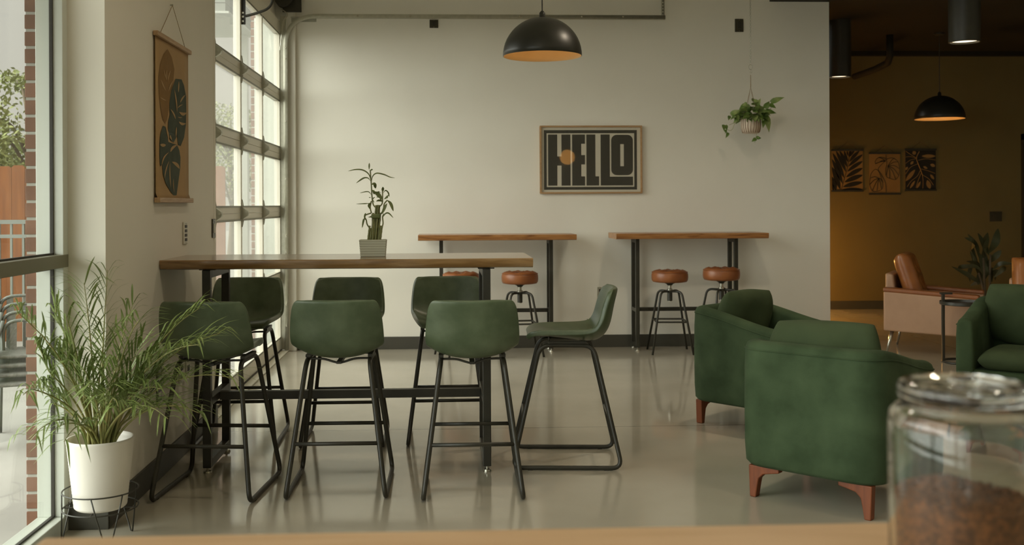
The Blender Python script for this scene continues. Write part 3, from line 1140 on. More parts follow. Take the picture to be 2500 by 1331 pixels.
# slim side table
t = thing('side_table', 'slim black round side table with an upright post before the leather chair', 'side table', (4.37, 8.77, 0), R(-6))
MB().box(-.012, .012, -.012, .012, .01, .60).build('post', M['black'], t, bevel=.002)
MB().box(-.025, .075, -.018, .018, .596, .612).build('handle', M['black'], t, bevel=.002)
MB().lathe([(0, .505), (.185, .505), (.19, .51), (.19, .535), (.184, .535), (.182, .513), (0, .513)], 40, (.17, 0, 0)).build('tray', M['black'], t, auto=40)
MB().tube([(.17+.17*math.cos(2*PI*k/36), .17*math.sin(2*PI*k/36), .009) for k in range(36)], .009, 8, closed=True).build('base_ring', M['black'], t, smooth=True)

# ================================================================== PENDANTS, DOWNLIGHTS


def pendant(name, label, x, y, z, zc, r=.275, lit=0.):
    t = thing(name, label, 'lamp', (x, y, z), 0, 'black dome pendants')
    n = 14
    out = [(r*math.cos(a), r*.98*math.sin(a)) for a in [PI/2*i/n for i in range(n)]]
    prof = [(r-.004, -.002)]+out+[(.02, r*.98), (.02, r*.98+.03), (.008, r*.98+.045), (0, r*.98+.045)]
    MB().lathe(prof, 56).f
    m = MB().lathe(prof, 56)
    m.f = [f for f in m.f if len(f) == 4]
    m.build('shade', M['black_gloss'], t, smooth=True)
    inn = [((r-.006)*math.cos(a), (r-.008)*.98*math.sin(a)) for a in [PI/2*i/n for i in range(n)]]
    m = MB().lathe([(r-.004, -.002)]+inn+[(0, (r-.008)*.98)], 56)
    m.f = [f for f in m.f if len(f) == 4]
    m.build('shade_lining', M['gold'], t, smooth=True)
    MB().tube([(0, 0, r*.98+.04), (0, 0, zc-z-.02)], .0045, 8).build('cord', M['black'], t)
    MB().lathe([(0, zc-z), (.06, zc-z), (.06, zc-z-.018), (.05, zc-z-.025), (0, zc-z-.025)], 24).build('ceiling_rose', M['black'], t)
    so = MB().lathe([(.02, r*.96), (.02, r*.7), (0, r*.7)], 14).build('lamp_socket', M['black'], t)
    MB().lathe([(0, r*.34), (.018, r*.36), (.03, r*.45), (.026, r*.58), (.014, r*.7), (0, r*.7)], 16).build('bulb', M['bulb'], so, smooth=True)
    if lit:
        L = bpy.data.lights.new('pendant_bulb_light', 'POINT')
        L.energy = lit
        L.color = (1, .62, .28)
        L.shadow_soft_size = .035
        lo = bpy.data.objects.new('pendant_bulb_light', L)
        COL.objects.link(lo)
        lo.parent = t
        lo.location = (0, 0, r*.22)
    return t


pendant('dome_pendant', 'large black dome pendant with gold lining above the framed print', .695, 7.05, 2.423, 4.2, .273, .5)
pendant('dome_pendant', 'black dome pendant glowing gold inside, before the dark far wall', 5.823, 11.75, 2.378, 3.385, .278, 1.6)


def downlight(label, x, y, z, r, watts, zc=3.385, cone=75, blend=.6, lamp_col=(1, .72, .42)):
    t = thing('cylinder_downlight', label, 'lamp', (x, y, z), 0, 'black cylinder downlights')
    m = MB().lathe([(r-.014, .03), (r-.012, .004), (r-.004, 0), (r, .004), (r, zc-z)], 40)
    m.f = [f for f in m.f if len(f) == 4]
    m.build('housing', M['black'], t, auto=40)
    MB().lathe([(0, .03), (r-.014, .03), (r-.014, .02), (0, .02)], 32).build('lens', M['lens'], t, auto=40)
    L = bpy.data.lights.new('downlight_light', 'SPOT')
    L.energy = watts
    L.spot_size = R(cone)
    L.spot_blend = blend
    L.color = lamp_col
    L.shadow_soft_size = .08
    o = bpy.data.objects.new('downlight_light', L)
    COL.objects.link(o)
    o.parent = t
    o.location = (0, 0, .012)
    return t


downlight('thick black cylinder downlight nearest the camera at the top right', 4.535, 8.7, 2.785, .130, 2)
downlight('black cylinder downlight peeking out beyond the end of the white wall', 4.335, 11.0, 2.768, .125, 3)

for x, y, lab in ((-.1, 4.0, 'added unseen fill downlight high over the near row of bar stools'), (2.5, 3.4, 'added unseen fill downlight high over the nearest armchair'),
                  (2.1, 6.7, 'added unseen fill downlight high over the open floor beyond the armchairs'), (4.6, 5.0, 'added unseen fill downlight high over the right hand seating')):
    downlight(lab, x, y, 3.72, .125, 125 if y > 6 else 65, 4.2, 165, .9, (1, .85, .64))  # fill lamps added out of view to brighten side wall and floor

t = thing('globe_pendant', 'amber globe pendant behind the camera, mirrored in the picture glass', 'lamp', (2.5, -.5, 2.335))
MB().lathe([(.15*math.sin(PI*i/16), -.15*math.cos(PI*i/16)) for i in range(17)], 28).build('globe', M['globe'], t, smooth=True)
MB().tube([(0, 0, .15), (0, 0, 1.88)], .005, 8).build('cord', M['black'], t)

t = thing('assumed_floor_lamp', 'assumed unseen warm shaded floor lamp tucked behind the end of the white wall', 'lamp', (3.65, 12.6, 0))  # unseen lamp, assumed and added to cast the orange glow on the far wall
MB().lathe([(0, 0), (.14, 0), (.14, .015), (.02, .025), (.012, .04), (.012, .72), (0, .72)], 24).build('stand', M['black'], t)
m = MB().lathe([(.19, .62), (.13, .86), (0, .87)], 28)
m.f = [f for f in m.f if len(f) <= 4]
m.build('lamp_shade', M['linen'], t, smooth=True)
L = bpy.data.lights.new('assumed_floor_lamp_light', 'POINT')
L.energy = 110
L.color = (1, .50, .13)
L.shadow_soft_size = .04
o = bpy.data.objects.new('assumed_floor_lamp_light', L)
COL.objects.link(o)
o.parent = t
o.location = (.14, .05, .585)

t = thing('conduit', 'dark painted conduit dropping from the ceiling soffit in the far room', 'pipe', (5.3, 11.9, 2.95))
MB().tube([(0, 0, .435), (0, 0, .18), (.02, .1, .12), (.05, .5, .1), (.09, 1.26, .1)], .04, 12).build('pipe', M['ceil'], t, smooth=True)


# ================================================================== FRAMED PRINT
t = thing('framed_print', 'oak framed black and cream HELLO print on the white wall', 'picture', (.951, 9.958, 1.500))
FW, FH = 1.002, .664
fr = MB()
bw, dp = .016, .03
for x0, x1, z0, z1 in ((0, FW, 0, bw), (0, FW, FH-bw, FH), (0, bw, bw, FH-bw), (FW-bw, FW, bw, FH-bw)):
    fr.box(x0, x1, -dp, 0, z0, z1)
fr.build('frame', M['framewood'], t, bevel=.002)
pap = MB().box(bw-.002, FW-bw+.002, -.012, -.006, bw-.002, FH-bw+.002).build('paper', M['paper'], t)


def hx(px):
    return (px-120)/1640*FW


def hz_(py):
    return FH-(py-97)/1118*FH


lt = MB()


def ink_poly(poly):
    lt.prism([(hx(a), hz_(b)) for a, b in poly], lambda a, b, d: (a, d, b), -.0128, -.0118)


def ink_rect(x0, y0, x1, y1):
    ink_poly([(x0, y1), (x1, y1), (x1, y0), (x0, y0)])


ink_rect(186, 170, 1680, 222)
ink_rect(186, 1104, 1680, 1150)
ink_rect(186, 222, 230, 1104)
ink_rect(1637, 222, 1680, 1104)
# H
ink_poly([(252, 242), (400, 242), (400, 602), (467, 602), (467, 242), (612, 242), (612, 1082), (467, 1082), (467, 752), (400, 752), (400, 1082), (252, 1082)][::-1])
# E
ink_poly([(638, 242), (845, 242), (845, 395), (785, 395), (785, 580), (845, 580), (845, 735), (785, 735), (785, 930), (845, 930), (845, 1082), (638, 1082)][::-1])
# L
ink_poly([(867, 242), (1012, 242), (1012, 930), (1070, 930), (1070, 1082), (867, 1082)][::-1])
# L running under the O
ink_poly([(1096, 242), (1243, 242), (1243, 937), (1616, 937), (1616, 1082), (1096, 1082)][::-1])
# O: rounded block with a slot, as two halves
cx0, cx1, cy0, cy1, rr = 1266, 1616, 248, 913, 92


def arc(cx, cy, a0, a1):
    return [(cx+rr*math.cos(R(a0+(a1-a0)*k/8)), cy+rr*math.sin(R(a0+(a1-a0)*k/8))) for k in range(9)]


s0, s1, v0, v1 = 1412, 1469, 402, 765
ink_poly(([(s0, cy0)]+[(s0, v0), (s0, v1), (s0, cy1)]+arc(cx0+rr, cy1-rr, 90, 180)+arc(cx0+rr, cy0+rr, 180, 270)))
ink_poly(([(s1, cy1), (s1, v1), (s1, v0), (s1, cy0)]+arc(cx1-rr, cy0+rr, 270, 360)+arc(cx1-rr, cy1-rr, 0, 90)))
ink_rect(s0, cy0, s1, v0)
ink_rect(s0, v1, s1, cy1)
lt.build('lettering', M['ink'], pap)
MB().box(bw-.001, FW-bw+.001, -.0205, -.0185, bw-.001, FH-bw+.001).build('glazing', M['pane_poster'], t)

# ================================================================== TAPESTRY ON THE SIDE WALL
t = thing('wall_tapestry', 'tall kraft canvas with painted monstera leaves hanging on the side wall', 'wall hanging', (-1.46, 5.25, 1.43))
TW, TH = .672, .845


def cx_(y, z):   # the cloth bellies a little at its foot
    return .012+.012*max(0, 1-z/.03)**2+.0006*math.sin(y*7)


rows = []
for i in range(25):
    z = TH*i/24
    rows.append([(cx_(y*TW/8, z), y*TW/8, z) for y in range(9)])
MB().grid(rows).build('canvas', M['canvas'], t, smooth=True, solid=.0016, soff=0)
MB().box(.004, .03, -.012, TW+.012, TH-.012, TH+.012).build('hanger_bar', M['barwood'], t, bevel=.003)
MB().box(.006, .036, -.008, TW+.018, -.014, .012).build('hanger_bar', M['barwood'], t, bevel=.003)
MB().tube([(.018, .07, TH+.01), (.012, TW*.5, TH+.205), (.018, TW-.09, TH+.01)], .0018, 5).build('cord', M['rope'], t)
MB().tube([(.0, TW*.5, TH+.206), (.016, TW*.5, TH+.207)], .004, 8).build('nail', M['galv'], t)

Zn, Zf = 5.25, 5.93


def tp(cx, cy):
    """point on the cloth (y, z) from the drawing's own grid"""
    u = (cx-98)/(318-98)
    zz = 1/(1/Zn-u*(1/Zn-1/Zf))
    top = 85+(cx-98)/220*108
    bot = 1238-(cx-98)/220*14
    return ((zz-Zn)/(Zf-Zn)*TW, TH*(1-(cy-top)/(bot-top)))


def cloth_patch(mb, pts, off):
    from mathutils.geometry import tessellate_polygon
    P = [tp(a, b) for a, b in pts]
    v = [Vector((y, z, 0)) for y, z in P]
    tris = tessellate_polygon([v])
    mb.add([(cx_(y, z)+off, y, z) for y, z in P], tris)


def lens(a, b, wd, n=9, bulge=0.):
    """leaf-shaped outline between two points of the drawing"""
    ax, ay = a
    bx, by = b
    L_ = math.hypot(bx-ax, by-ay)
    nx, ny = -(by-ay)/L_, (bx-ax)/L_
    s1_, s2_ = [], []
    for i in range(n+1):
        q = i/n
        o = wd*.5*math.sin(PI*q)**.75
        c = bulge*math.sin(PI*q)
        s1_.append((ax+(bx-ax)*q+nx*(o+c), ay+(by-ay)*q+ny*(o+c)))
        s2_.append((ax+(bx-ax)*q-nx*(o-c), ay+(by-ay)*q-ny*(o-c)))
    return s1_+s2_[::-1][1:-1]


m = MB()
cloth_patch(m, [(178, 188), (205, 240), (222, 320), (214, 410), (196, 520), (182, 610), (170, 680), (158, 705), (142, 680), (128, 600), (118, 500), (116, 380), (126, 300), (150, 225)], .003)
m.build('ochre_leaf', M['leaf_ochre'], t)
m = MB()
cloth_patch(m, [(230, 386), (270, 386), (286, 425), (300, 500), (301, 600), (298, 700), (285, 790), (262, 850), (245, 845), (238, 780), (215, 830), (190, 815), (176, 760), (180, 680), (190, 640), (186, 560), (192, 520), (200, 470)], .0034)
m.build('green_leaf', M['leaf_green'], t)
m = MB()
cloth_patch(m, [(142, 722), (158, 726), (170, 790), (178, 830), (205, 838), (236, 845), (252, 880), (260, 930), (258, 1000), (246, 1090), (238, 1150), (232, 1195), (212, 1200), (190, 1170), (160, 1120), (142, 1060), (136, 990), (124, 1005), (119, 930), (120, 850), (126, 780)], .0038)
m.build('green_leaf', M['leaf_green'], t)
m = MB()
for a, b, wd, bu in (((250, 400), (246, 480), 8, 0), ((294, 490), (258, 550), 9, 4), ((302, 615), (250, 615), 22, -12), ((296, 690), (248, 682), 18, -10),
                     ((218, 460), (236, 620), 9, -4), ((192, 600), (226, 668), 10, -5), ((232, 720), (228, 790), 8, 0), ((190, 780), (200, 815), 10, 3), ((276, 560), (240, 590), 6, 4), ((272, 650), (240, 650), 5, -3),
                     ((160, 720), (180, 820), 12, -3), ((121, 855), (160, 853), 22, 3), ((236, 845), (190, 900), 16, 9), ((200, 965), (252, 1010), 22, -8),
                     ((180, 900), (132, 1000), 9, 12), ((186, 970), (192, 1150), 7, 3), ((182, 960), (150, 1090), 7, 6), ((210, 1080), (214, 1180), 5, 2)):
    cloth_patch(m, lens(a, b, wd, 8, bu), .005)
m.build('leaf_vein', M['canvas'], t)
m = MB()
for a, b in (((170, 330), (172, 400)), ((150, 330), (172, 410)), ((196, 330), (176, 410)), ((130, 400), (164, 480)), ((212, 400), (180, 480)), ((124, 525), (166, 545))):
    cloth_patch(m, lens(a, b, 7, 6, 3), .0044)
m.build('leaf_vein', M['canvas'], t)

# ================================================================== PRINTS ON THE FAR WALL


def far_print(label, x, z, draw, w_=.415, h_=.535, bg='print_bg'):
    t = thing('botanical_print', label, 'picture', (x, 13.236, z), 0, 'botanical prints on the far wall')
    MB().box(0, w_, -.006, -.004, 0, h_).build('paper', M[bg], t)
    MB().box(-.006, w_+.006, -.016, -.002, h_-.012, h_+.012).build('hanger_bar', M['black'], t, bevel=.002)
    MB().box(-.006, w_+.006, -.016, -.002, -.012, .012).build('hanger_bar', M['black'], t, bevel=.002)
    MB().tube([(w_*.2, -.01, h_+.01), (w_*.5, -.006, h_+.10), (w_*.8, -.01, h_+.01)], .0026, 5).build('cord', M['bark'], t)
    draw(t, w_, h_)
    return t


def flat(mb, pts, d=-.0075):
    from mathutils.geometry import tessellate_polygon
    mb.add([(a, d, b) for a, b in pts], tessellate_polygon([[Vector((a, b, 0)) for a, b in pts]]))


def clip_lens(a, b, wd, w_, h_, bulge=0.):
    return [(max(.002, min(w_-.002, p)), max(.004, min(h_-.004, q))) for p, q in lens(a, b, wd, 10, bulge)]


def draw_fern(t, w_, h_):
    m = MB()

    def q(cx, cy):
        return ((cx-75)/560*w_, (1075-cy)/730*h_)
    for a, b, wd in (((372, 560), (300, 352), 46), ((352, 650), (215, 352), 62), ((332, 740), (150, 352), 66), ((300, 850), (90, 390), 72), ((272, 950), (76, 500), 80),
                     ((228, 1050), (76, 640), 92), ((150, 1070), (76, 820), 80), ((100, 1075), (76, 940), 50),
                     ((385, 470), (490, 352), 50), ((388, 560), (580, 352), 62), ((372, 640), (640, 420), 66), ((352, 730), (640, 540), 68), ((330, 830), (640, 665), 76), ((300, 920), (640, 790), 82), ((270, 1005), (640, 920), 80), ((240, 1060), (640, 1050), 60), ((395, 440), (430, 352), 36), ((380, 450), (355, 352), 30)):
        A, B = q(*a), q(*b)
        flat(m, clip_lens(A, B, wd/560*w_, w_, h_, -.006 if b[0] < 300 else .006))
    m.build('leaf_motif', M['ink2'], t)
    m = MB()
    P = [q(238, 1060), q(300, 860), (q(350, 680)), q(385, 480), q(392, 352)]
    m.tube([(a, -.008, b) for a, b in P], .003, 5)
    m.build('stem_motif', M['ink2'], t)


def draw_lines(t, w_, h_):
    m = MB()

    def q(cx, cy):
        return ((cx-742)/562*w_, (1130-cy)/715*h_)

    def ln(pts, r=.0028):
        m.tube([(a, -.0075, b) for a, b in [tuple(p)[:2] for p in bez([(*q(*p), 0) for p in pts], 4)]], r, 5)
    ln([(1048, 1110), (1030, 930), (960, 790), (905, 700), (960, 620), (1040, 540), (1048, 440)])
    ln([(905, 720), (850, 700), (780, 770), (755, 870), (750, 980), (800, 1080), (900, 1080), (975, 1040), (985, 940), (950, 820), (905, 720)])
    for e in ((770, 850), (755, 960), (800, 1070), (880, 1075), (960, 1040), (985, 930)):
        ln([(915, 860), ((915+e[0])/2, (860+e[1])/2-25), e], .004)
    ln([(1060, 520), (980, 490), (900, 500), (850, 560), (860, 610)])
    ln([(1060, 520), (1160, 500), (1260, 560), (1290, 680), (1280, 800), (1220, 880), (1120, 860), (1050, 820), (1040, 700), (1060, 620), (1060, 520)])
    for e in ((1200, 500), (1270, 570), (1290, 690), (1270, 800), (1220, 875), (1115, 860), (1050, 800)):
        ln([(1080, 640), ((1080+e[0])/2+10, (640+e[1])/2-30), e], .0035)
    for e in ((920, 490), (860, 600), (940, 560)):
        ln([(1040, 560), ((1040+e[0])/2, (560+e[1])/2-12), e], .0045)
    m.build('leaf_motif', M['ink2'], t)


def draw_monstera(t, w_, h_):
    MB().box(.002, w_-.002, -.0072, -.0062, .003, h_-.003).build('leaf_motif', M['ink2'], t)
    m = MB()

    def q(cx, cy):
        return ((cx-1405)/555*w_, (1060-cy)/730*h_)

    def vein(pts, r=.0035):
        m.tube([(a, -.0078, b) for a, b in [tuple(p)[:2] for p in bez([(*q(*p), 0) for p in pts], 5)]], r, 5)
    vein([(1660, 365), (1610, 480), (1640, 590), (1680, 690), (1715, 790)], .005)
    for pts in ([(1420, 362), (1520, 430), (1605, 480)], [(1412, 466), (1500, 458), (1600, 485)], [(1412, 580), (1500, 520), (1610, 495)], [(1640, 525), (1780, 498), (1950, 520)],
                [(1412, 770), (1500, 650), (1630, 590)], [(1690, 680), (1820, 715), (1940, 760)], [(1675, 710), (1620, 810), (1510, 900), (1440, 1000)], [(1690, 760), (1640, 880), (1595, 1020)],
                [(1715, 790), (1725, 900), (1720, 1030)], [(1715, 785), (1830, 860), (1910, 970)]):
        vein(pts)
    for a, b, wd in (((1700, 450), (1955, 450), 62), ((1412, 900), (1585, 690), 70), ((1545, 362), (1590, 420), 70), ((1490, 1030), (1580, 890), 40), ((1610, 1030), (1680, 905), 42), ((1850, 1040), (1800, 880), 80),
                     ((1925, 870), (1855, 780), 46), ((1730, 635), (1805, 675), 40), ((1855, 600), (1945, 630), 56), ((1500, 600), (1555, 540), 46), ((1412, 700), (1450, 640), 40)):
        flat(m, clip_lens(q(*a), q(*b), wd/555*w_, w_, h_), -.0078)
    m.build('leaf_vein', M['print_bg'], t)


far_print('fern leaf print, the left one of three hanging on the dark far wall', 5.108, 1.556, draw_fern)
far_print('line drawn monstera print, hanging lowest between two darker prints', 5.608, 1.515, draw_lines)
far_print('black print with pale leaf veins, the right one of three on the dark wall', 6.09, 1.563, draw_monstera)

# ================================================================== PLATES AND OUTLETS


def plate(label, loc, rz, w_, h_, m, slots=2, name='cover_plate', group=None, slot_mat='gasket'):
    t = thing(name, label, 'wall plate', loc, rz, group)
    MB().box(-w_/2, w_/2, -.008, 0, -h_/2, h_/2).build('plate', M[m], t, bevel=.003)
    s = MB()
    if slots == 1:
        s.box(-w_*.2, w_*.2, -.011, -.007, -h_*.25, h_*.25)
    else:
        for k in range(slots):
            zc = (k-(slots-1)/2)*h_*.8/slots
            s.box(-w_*.27, w_*.27, -.0105, -.007, zc-h_*.26/slots, zc+h_*.26/slots)
    s.build('insert', M[slot_mat], t, bevel=.002)
    sc_ = MB()
    for zz in (-h_*.42, h_*.42):
        sc_.tube([(0, -.010, zz), (0, -.006, zz)], .004, 8)
    sc_.build('screw', M['stick'], t)
    return t


LW = -PI/2
wl = -1.459


def wplate(label, y, z, w_, h_, m, slots, name='outlet_plate', group=None, sm='gasket'):
    return plate(label, (wl, y, z), PI/2, w_, h_, m, slots, name, group, sm)


wplate('ivory switch plate with rocker switches on the side wall above the long table', 5.867, 1.245, .085, .125, 'plate', 4, 'switch_plate')
wplate('dark cover plate on the side wall at the edge of the glass door', 6.59, 1.255, .08, .12, 'plate_dark', 1, 'switch_plate', None, 'plate')
wplate('tall dark multi outlet strip low on the side wall beside the palm fronds', 5.32, .49, .085, .19, 'plate_dark', 4, 'outlet_plate', None, 'plate')
wplate('ivory outlet plate low on the side wall, left of a close pair', 5.765, .475, .08, .12, 'plate', 2)
wplate('ivory outlet plate low on the side wall, right of a close pair', 5.91, .50, .08, .13, 'plate', 2)
plate('small dark square box high on the white wall under the door track', (-.074, 9.958, 3.155), 0, .084, .08, 'plate_dark', 1, 'junction_box')
plate('dark blank plate high on the white wall beside the plant chain', (2.924, 9.958, 3.149), 0, .084, .128, 'plate_dark', 1, 'cover_plate')
plate('dark double switch plate on the far wall above the leafy plant', (7.31, 13.238, 1.21), 0, .165, .13, 'plate_dark', 1, 'switch_plate', None, 'plate_dark')
plate('small metal outlet plate on the white wall behind the sideways stool backrest', (1.545, 9.958, .53), 0, .07, .115, 'galv', 2, 'outlet_plate')

# ================================================================== HANGING PLANT
t = thing('hanging_plant', 'trailing pothos in a striped pot hanging on a chain before the white wall', 'plant', (2.944, 9.65, 2.065))
px = .000696


def HP(cx, cy, d=0.):
    return Vector(((cx-625)*px, d, (1030-cy)*px))


nA = 44
m = MB()
prof = [(0, 0), (.068, 0), (.084, .022), (.092, .06), (.094, .105), (.092, .145), (.084, .145), (.084, .11), (0, .11)]
m.lathe(prof, 88, wob=lambda a, i: 1+(.022*math.cos(22*a+.6*math.sin(3*a)+i*.25) if 1 < i < 6 else 0))
pot = m.build('pot', M['ribpot'], t, smooth=True)
gv = MB()
for k in range(22):
    a = 2*PI*(k+.5)/22
    pts = []
    for j, (r, z) in enumerate(((.0725, .006), (.083, .022), (.0905, .06), (.0925, .105), (.0905, .142))):
        aa = a+.03*math.sin(j*1.7+k)
        pts.append((r*math.cos(aa), r*math.sin(aa), z))
    gv.tube(bez(pts, 3), .0042, 5)
gv.build('groove', M['ribpot2'], pot)
for k in range(4):
    a = PI*.2+k*PI/2
    MB().tube([(.088*math.cos(a), .088*math.sin(a), .14), (0, 0, .44)], .0017, 5).build('cord', M['rope'], t)
MB().tube([(0, 0, .44), (0, 0, .56)], [.004, .003], 6).build('wrapped_cord', M['rope'], t)
MB().tube([(.014*math.cos(2*PI*k/20), 0, .595+.017*math.sin(2*PI*k/20)) for k in range(20)], .0022, 6, closed=True).tube([(.017*math.cos(2*PI*k/20), 0, .635+.024*math.sin(2*PI*k/20)) for k in range(20)], .0022, 6, closed=True).build('hook', M['stick'], t, smooth=True)
ch = MB()
z = .66
k = 0
while z < 2.13:
    pts = []
    for i in range(10):
        a = 2*PI*i/10
        q = (.006*math.cos(a), 0, .011*math.sin(a)) if k % 2 == 0 else (0, .006*math.cos(a), .011*math.sin(a))
        pts.append((q[0], q[1], z+.01+q[2]))
    ch.tube(pts, .0017, 4, closed=True)
    z += .0175
    k += 1
ch.build('chain', M['galv'], t)


def heart_leaf(mb, base, d, up, L, wd):
    d = Vector(d).normalized()
    up = Vector(up)
    s = d.cross(up).normalized()
    n_ = s.cross(d).normalized()
    rows = []
    for q, ww in ((0, .10), (.03, .55), (.12, .86), (.28, 1.0), (.5, .86), (.72, .5), (.9, .16), (1., .01)):
        c = Vector(base)+d*(L*(q-.04))-n_*(L*.22*q*q)
        rows.append([c-s*wd*.5*ww+n_*wd*.16*ww-d*(.06*L if q == .03 else 0), c, c+s*wd*.5*ww+n_*wd*.16*ww-d*(.06*L if q == .03 else 0)])
    mb.grid(rows)


lv, vn = MB(), MB()
rg = random.Random(4)
for k in range(110):
    a = rg.uniform(0, 2*PI)
    rr_ = .13*math.sqrt(rg.random())
    zz = .15+.15*rg.random()*(1.15-rr_/.13)
    b = Vector((rr_*math.cos(a), rr_*.8*math.sin(a)-.015, zz))
    d = Vector((math.cos(a+rg.uniform(-.7, .7)), math.sin(a+rg.uniform(-.7, .7))*.8-.25, rg.uniform(-.75, .35)))
    heart_leaf(lv, b, d, (rg.uniform(-.3, .3), rg.uniform(-1.1, -.3), .8), rg.uniform(.06, .105), rg.uniform(.045, .072))
spec = [((885, 610), (1030, 540), 66), ((850, 650), (925, 680), 60), ((800, 740), (930, 745), 70), ((790, 690), (845, 605), 66), ((800, 800), (855, 990), 84), ((330, 775), (430, 715), 60), ((345, 770), (405, 785), 44),
        ((300, 800), (285, 850), 40), ((405, 790), (410, 870), 40), ((215, 920), (225, 990), 40), ((245, 925), (262, 985), 44), ((240, 990), (255, 1030), 34), ((280, 1030), (245, 1090), 34), ((660, 1110), (605, 1140), 44), ((668, 1100), (730, 1095), 44), ((690, 1080), (670, 1110), 34),
        ((690, 640), (720, 575), 50), ((650, 600), (700, 590), 50), ((560, 850), (570, 895), 60), ((650, 850), (680, 880), 50), ((540, 640), (485, 650), 56), ((540, 720), (490, 700), 70), ((470, 720), (440, 740), 44), ((770, 860), (765, 950), 50)]
for a, b, wd in spec:
    A, B = HP(*a, -.05-.03*rg.random()), HP(*b, -.07-.03*rg.random())
    heart_leaf(lv, A, B-A, (.15, -.9, .45), (B-A).length*1.15, wd*px*1.25)
lv.build('foliage', M['pothos'], t, smooth=True)
for pts in ([(560, 800), (450, 830), (380, 900), (345, 975), (300, 995), (245, 960), (245, 1040)], [(550, 760), (420, 740), (330, 770), (290, 830)], [(500, 820), (420, 870), (300, 920)], [(690, 860), (700, 960), (680, 1040), (650, 1165)],
            [(760, 760), (850, 720), (905, 640), (890, 600)], [(740, 740), (820, 660), (870, 645)], [(740, 790), (800, 800)]):
    vn.tube(bez([HP(a, b, -.06) for a, b in pts], 5), .0022, 5)
vn.build('vine', M['pothos_vine'], t, smooth=True)
MB().lathe([(0, .112), (.083, .112), (.06, .13), (0, .135)], 24).build('soil', M['soil'], t)

# ================================================================== BAMBOO PLANTER
t = thing('bamboo_planter', 'lucky bamboo bundle in a ribbed sage rectangular planter on the long table', 'plant', (-.377, 5.60, 1.118))
g = .000434
m = MB()
sec = []
for i in range(21):
    z = .093*i/20
    o = .0022*(1-math.cos(i*2*PI/20*7))/2
    s_ = .0655+.007*(i/20)+o
    sec.append([(s_*a, (.038+.004*(i/20)+o)*b, z) for a, b in ((-1, -1), (1, -1), (1, 1), (-1, 1))])
sec += [[(.064*a, .034*b, z) for a, b in ((-1, -1), (1, -1), (1, 1), (-1, 1))] for z in (.093, .08)]
m.grid(sec, closed_u=True)
m.f.append((0, 3, 2, 1))
k = len(m.v)
m.f.append((k-4, k-3, k-2, k-1))
m.build('planter', M['sage_pot'], t, bevel=.004)
so = MB().box(-.062, .062, -.033, .033, .07, .084).build('soil', M['soil'], t)


def BP(cx, cy, d=0.):
    return Vector(((cx-460)*g, d, .086+(1040-cy)*g))


stl = MB()
rg = random.Random(8)
for bx, tx, ty in ((395, 420, 850), (410, 425, 880), (425, 440, 885), (440, 460, 690), (452, 470, 700), (465, 500, 592), (478, 512, 592), (490, 530, 590), (505, 540, 592), (520, 552, 690), (532, 560, 850), (548, 570, 868), (460, 468, 890), (500, 520, 700)):
    dd = rg.uniform(-.022, .018)
    a, b = BP(bx, 1045, dd), BP(tx, ty, dd*.7)
    L_ = (b-a).length
    n = max(3, int(L_/.035))
    pts, rad = [], []
    for i in range(n*4+1):
        q = i/(n*4)
        pts.append(a.lerp(b, q))
        rad.append(.0047+(.0011 if i % 4 == 0 else 0))
    stl.tube(pts, rad, 8)
stl.build('stalk', M['bamboo'], t, smooth=True)
MB().box(BP(440, 0).x, BP(556, 0).x, -.028, .02, BP(0, 760).z, BP(0, 700).z).build('tie', M['bamboo_leaf'], t, bevel=.006)
sh = MB()
for pts in ([(490, 620), (462, 580), (448, 480), (440, 320), (432, 230), (428, 150)], [(540, 615), (575, 570), (580, 480), (580, 410)], [(560, 700), (590, 650), (600, 580), (640, 530)], [(415, 880), (385, 830), (375, 780), (355, 725), (440, 690)], [(570, 880), (585, 820), (580, 740), (600, 700)], [(440, 690), (425, 620), (440, 540)]):
    sh.tube(bez([BP(a, b, -.005) for a, b in pts], 5), .0036, 6)
sh.build('shoot', M['bamboo'], t, smooth=True)
lv = MB()
for pts, wd in (([(438, 290), (410, 205), (340, 155), (250, 146), (150, 166)], 17), ([(442, 300), (460, 230), (510, 194), (600, 210), (670, 240), (738, 254)], 17), ([(432, 290), (400, 254), (350, 252), (300, 282), (252, 316)], 18),
                ([(440, 462), (410, 428), (370, 424), (296, 440)], 12), ([(430, 565), (410, 572), (360, 574), (248, 577)], 13), ([(415, 150), (416, 60)], 16), ([(428, 160), (460, 140)], 18), ([(466, 420), (520, 455), (580, 525)], 52),
                ([(582, 430), (586, 362)], 28), ([(590, 440), (620, 410), (652, 440), (664, 490)], 18), ([(636, 530), (680, 575), (716, 672)], 34), ([(588, 740), (620, 698), (660, 698), (716, 755)], 18), ([(380, 780), (346, 772), (324, 880)], 20),
                ([(400, 745), (450, 735), (510, 722)], 24), ([(640, 570), (610, 620), (570, 710)], 30), ([(445, 330), (480, 330), (494, 385)], 40), ([(450, 400), (470, 420), (478, 460)], 26), ([(500, 545), (540, 535), (590, 545)], 26), ([(600, 520), (640, 490), (660, 470)], 26),
                ([(420, 640), (410, 600), (430, 560)], 26), ([(435, 500), (410, 495)], 10), ([(575, 560), (545, 500), (500, 490)], 14), ([(480, 560), (455, 520), (490, 490)], 14), ([(352, 770), (362, 720), (372, 690)], 18), ([(560, 440), (530, 425), (500, 440)], 12)):
    leaf(lv, [BP(a, b, rg.uniform(-.02, .0)) for a, b in pts], wd*g*1.15, (0.2, -.8, .6), 6)
lv.build('leaf', M['bamboo_leaf'], t, smooth=True)

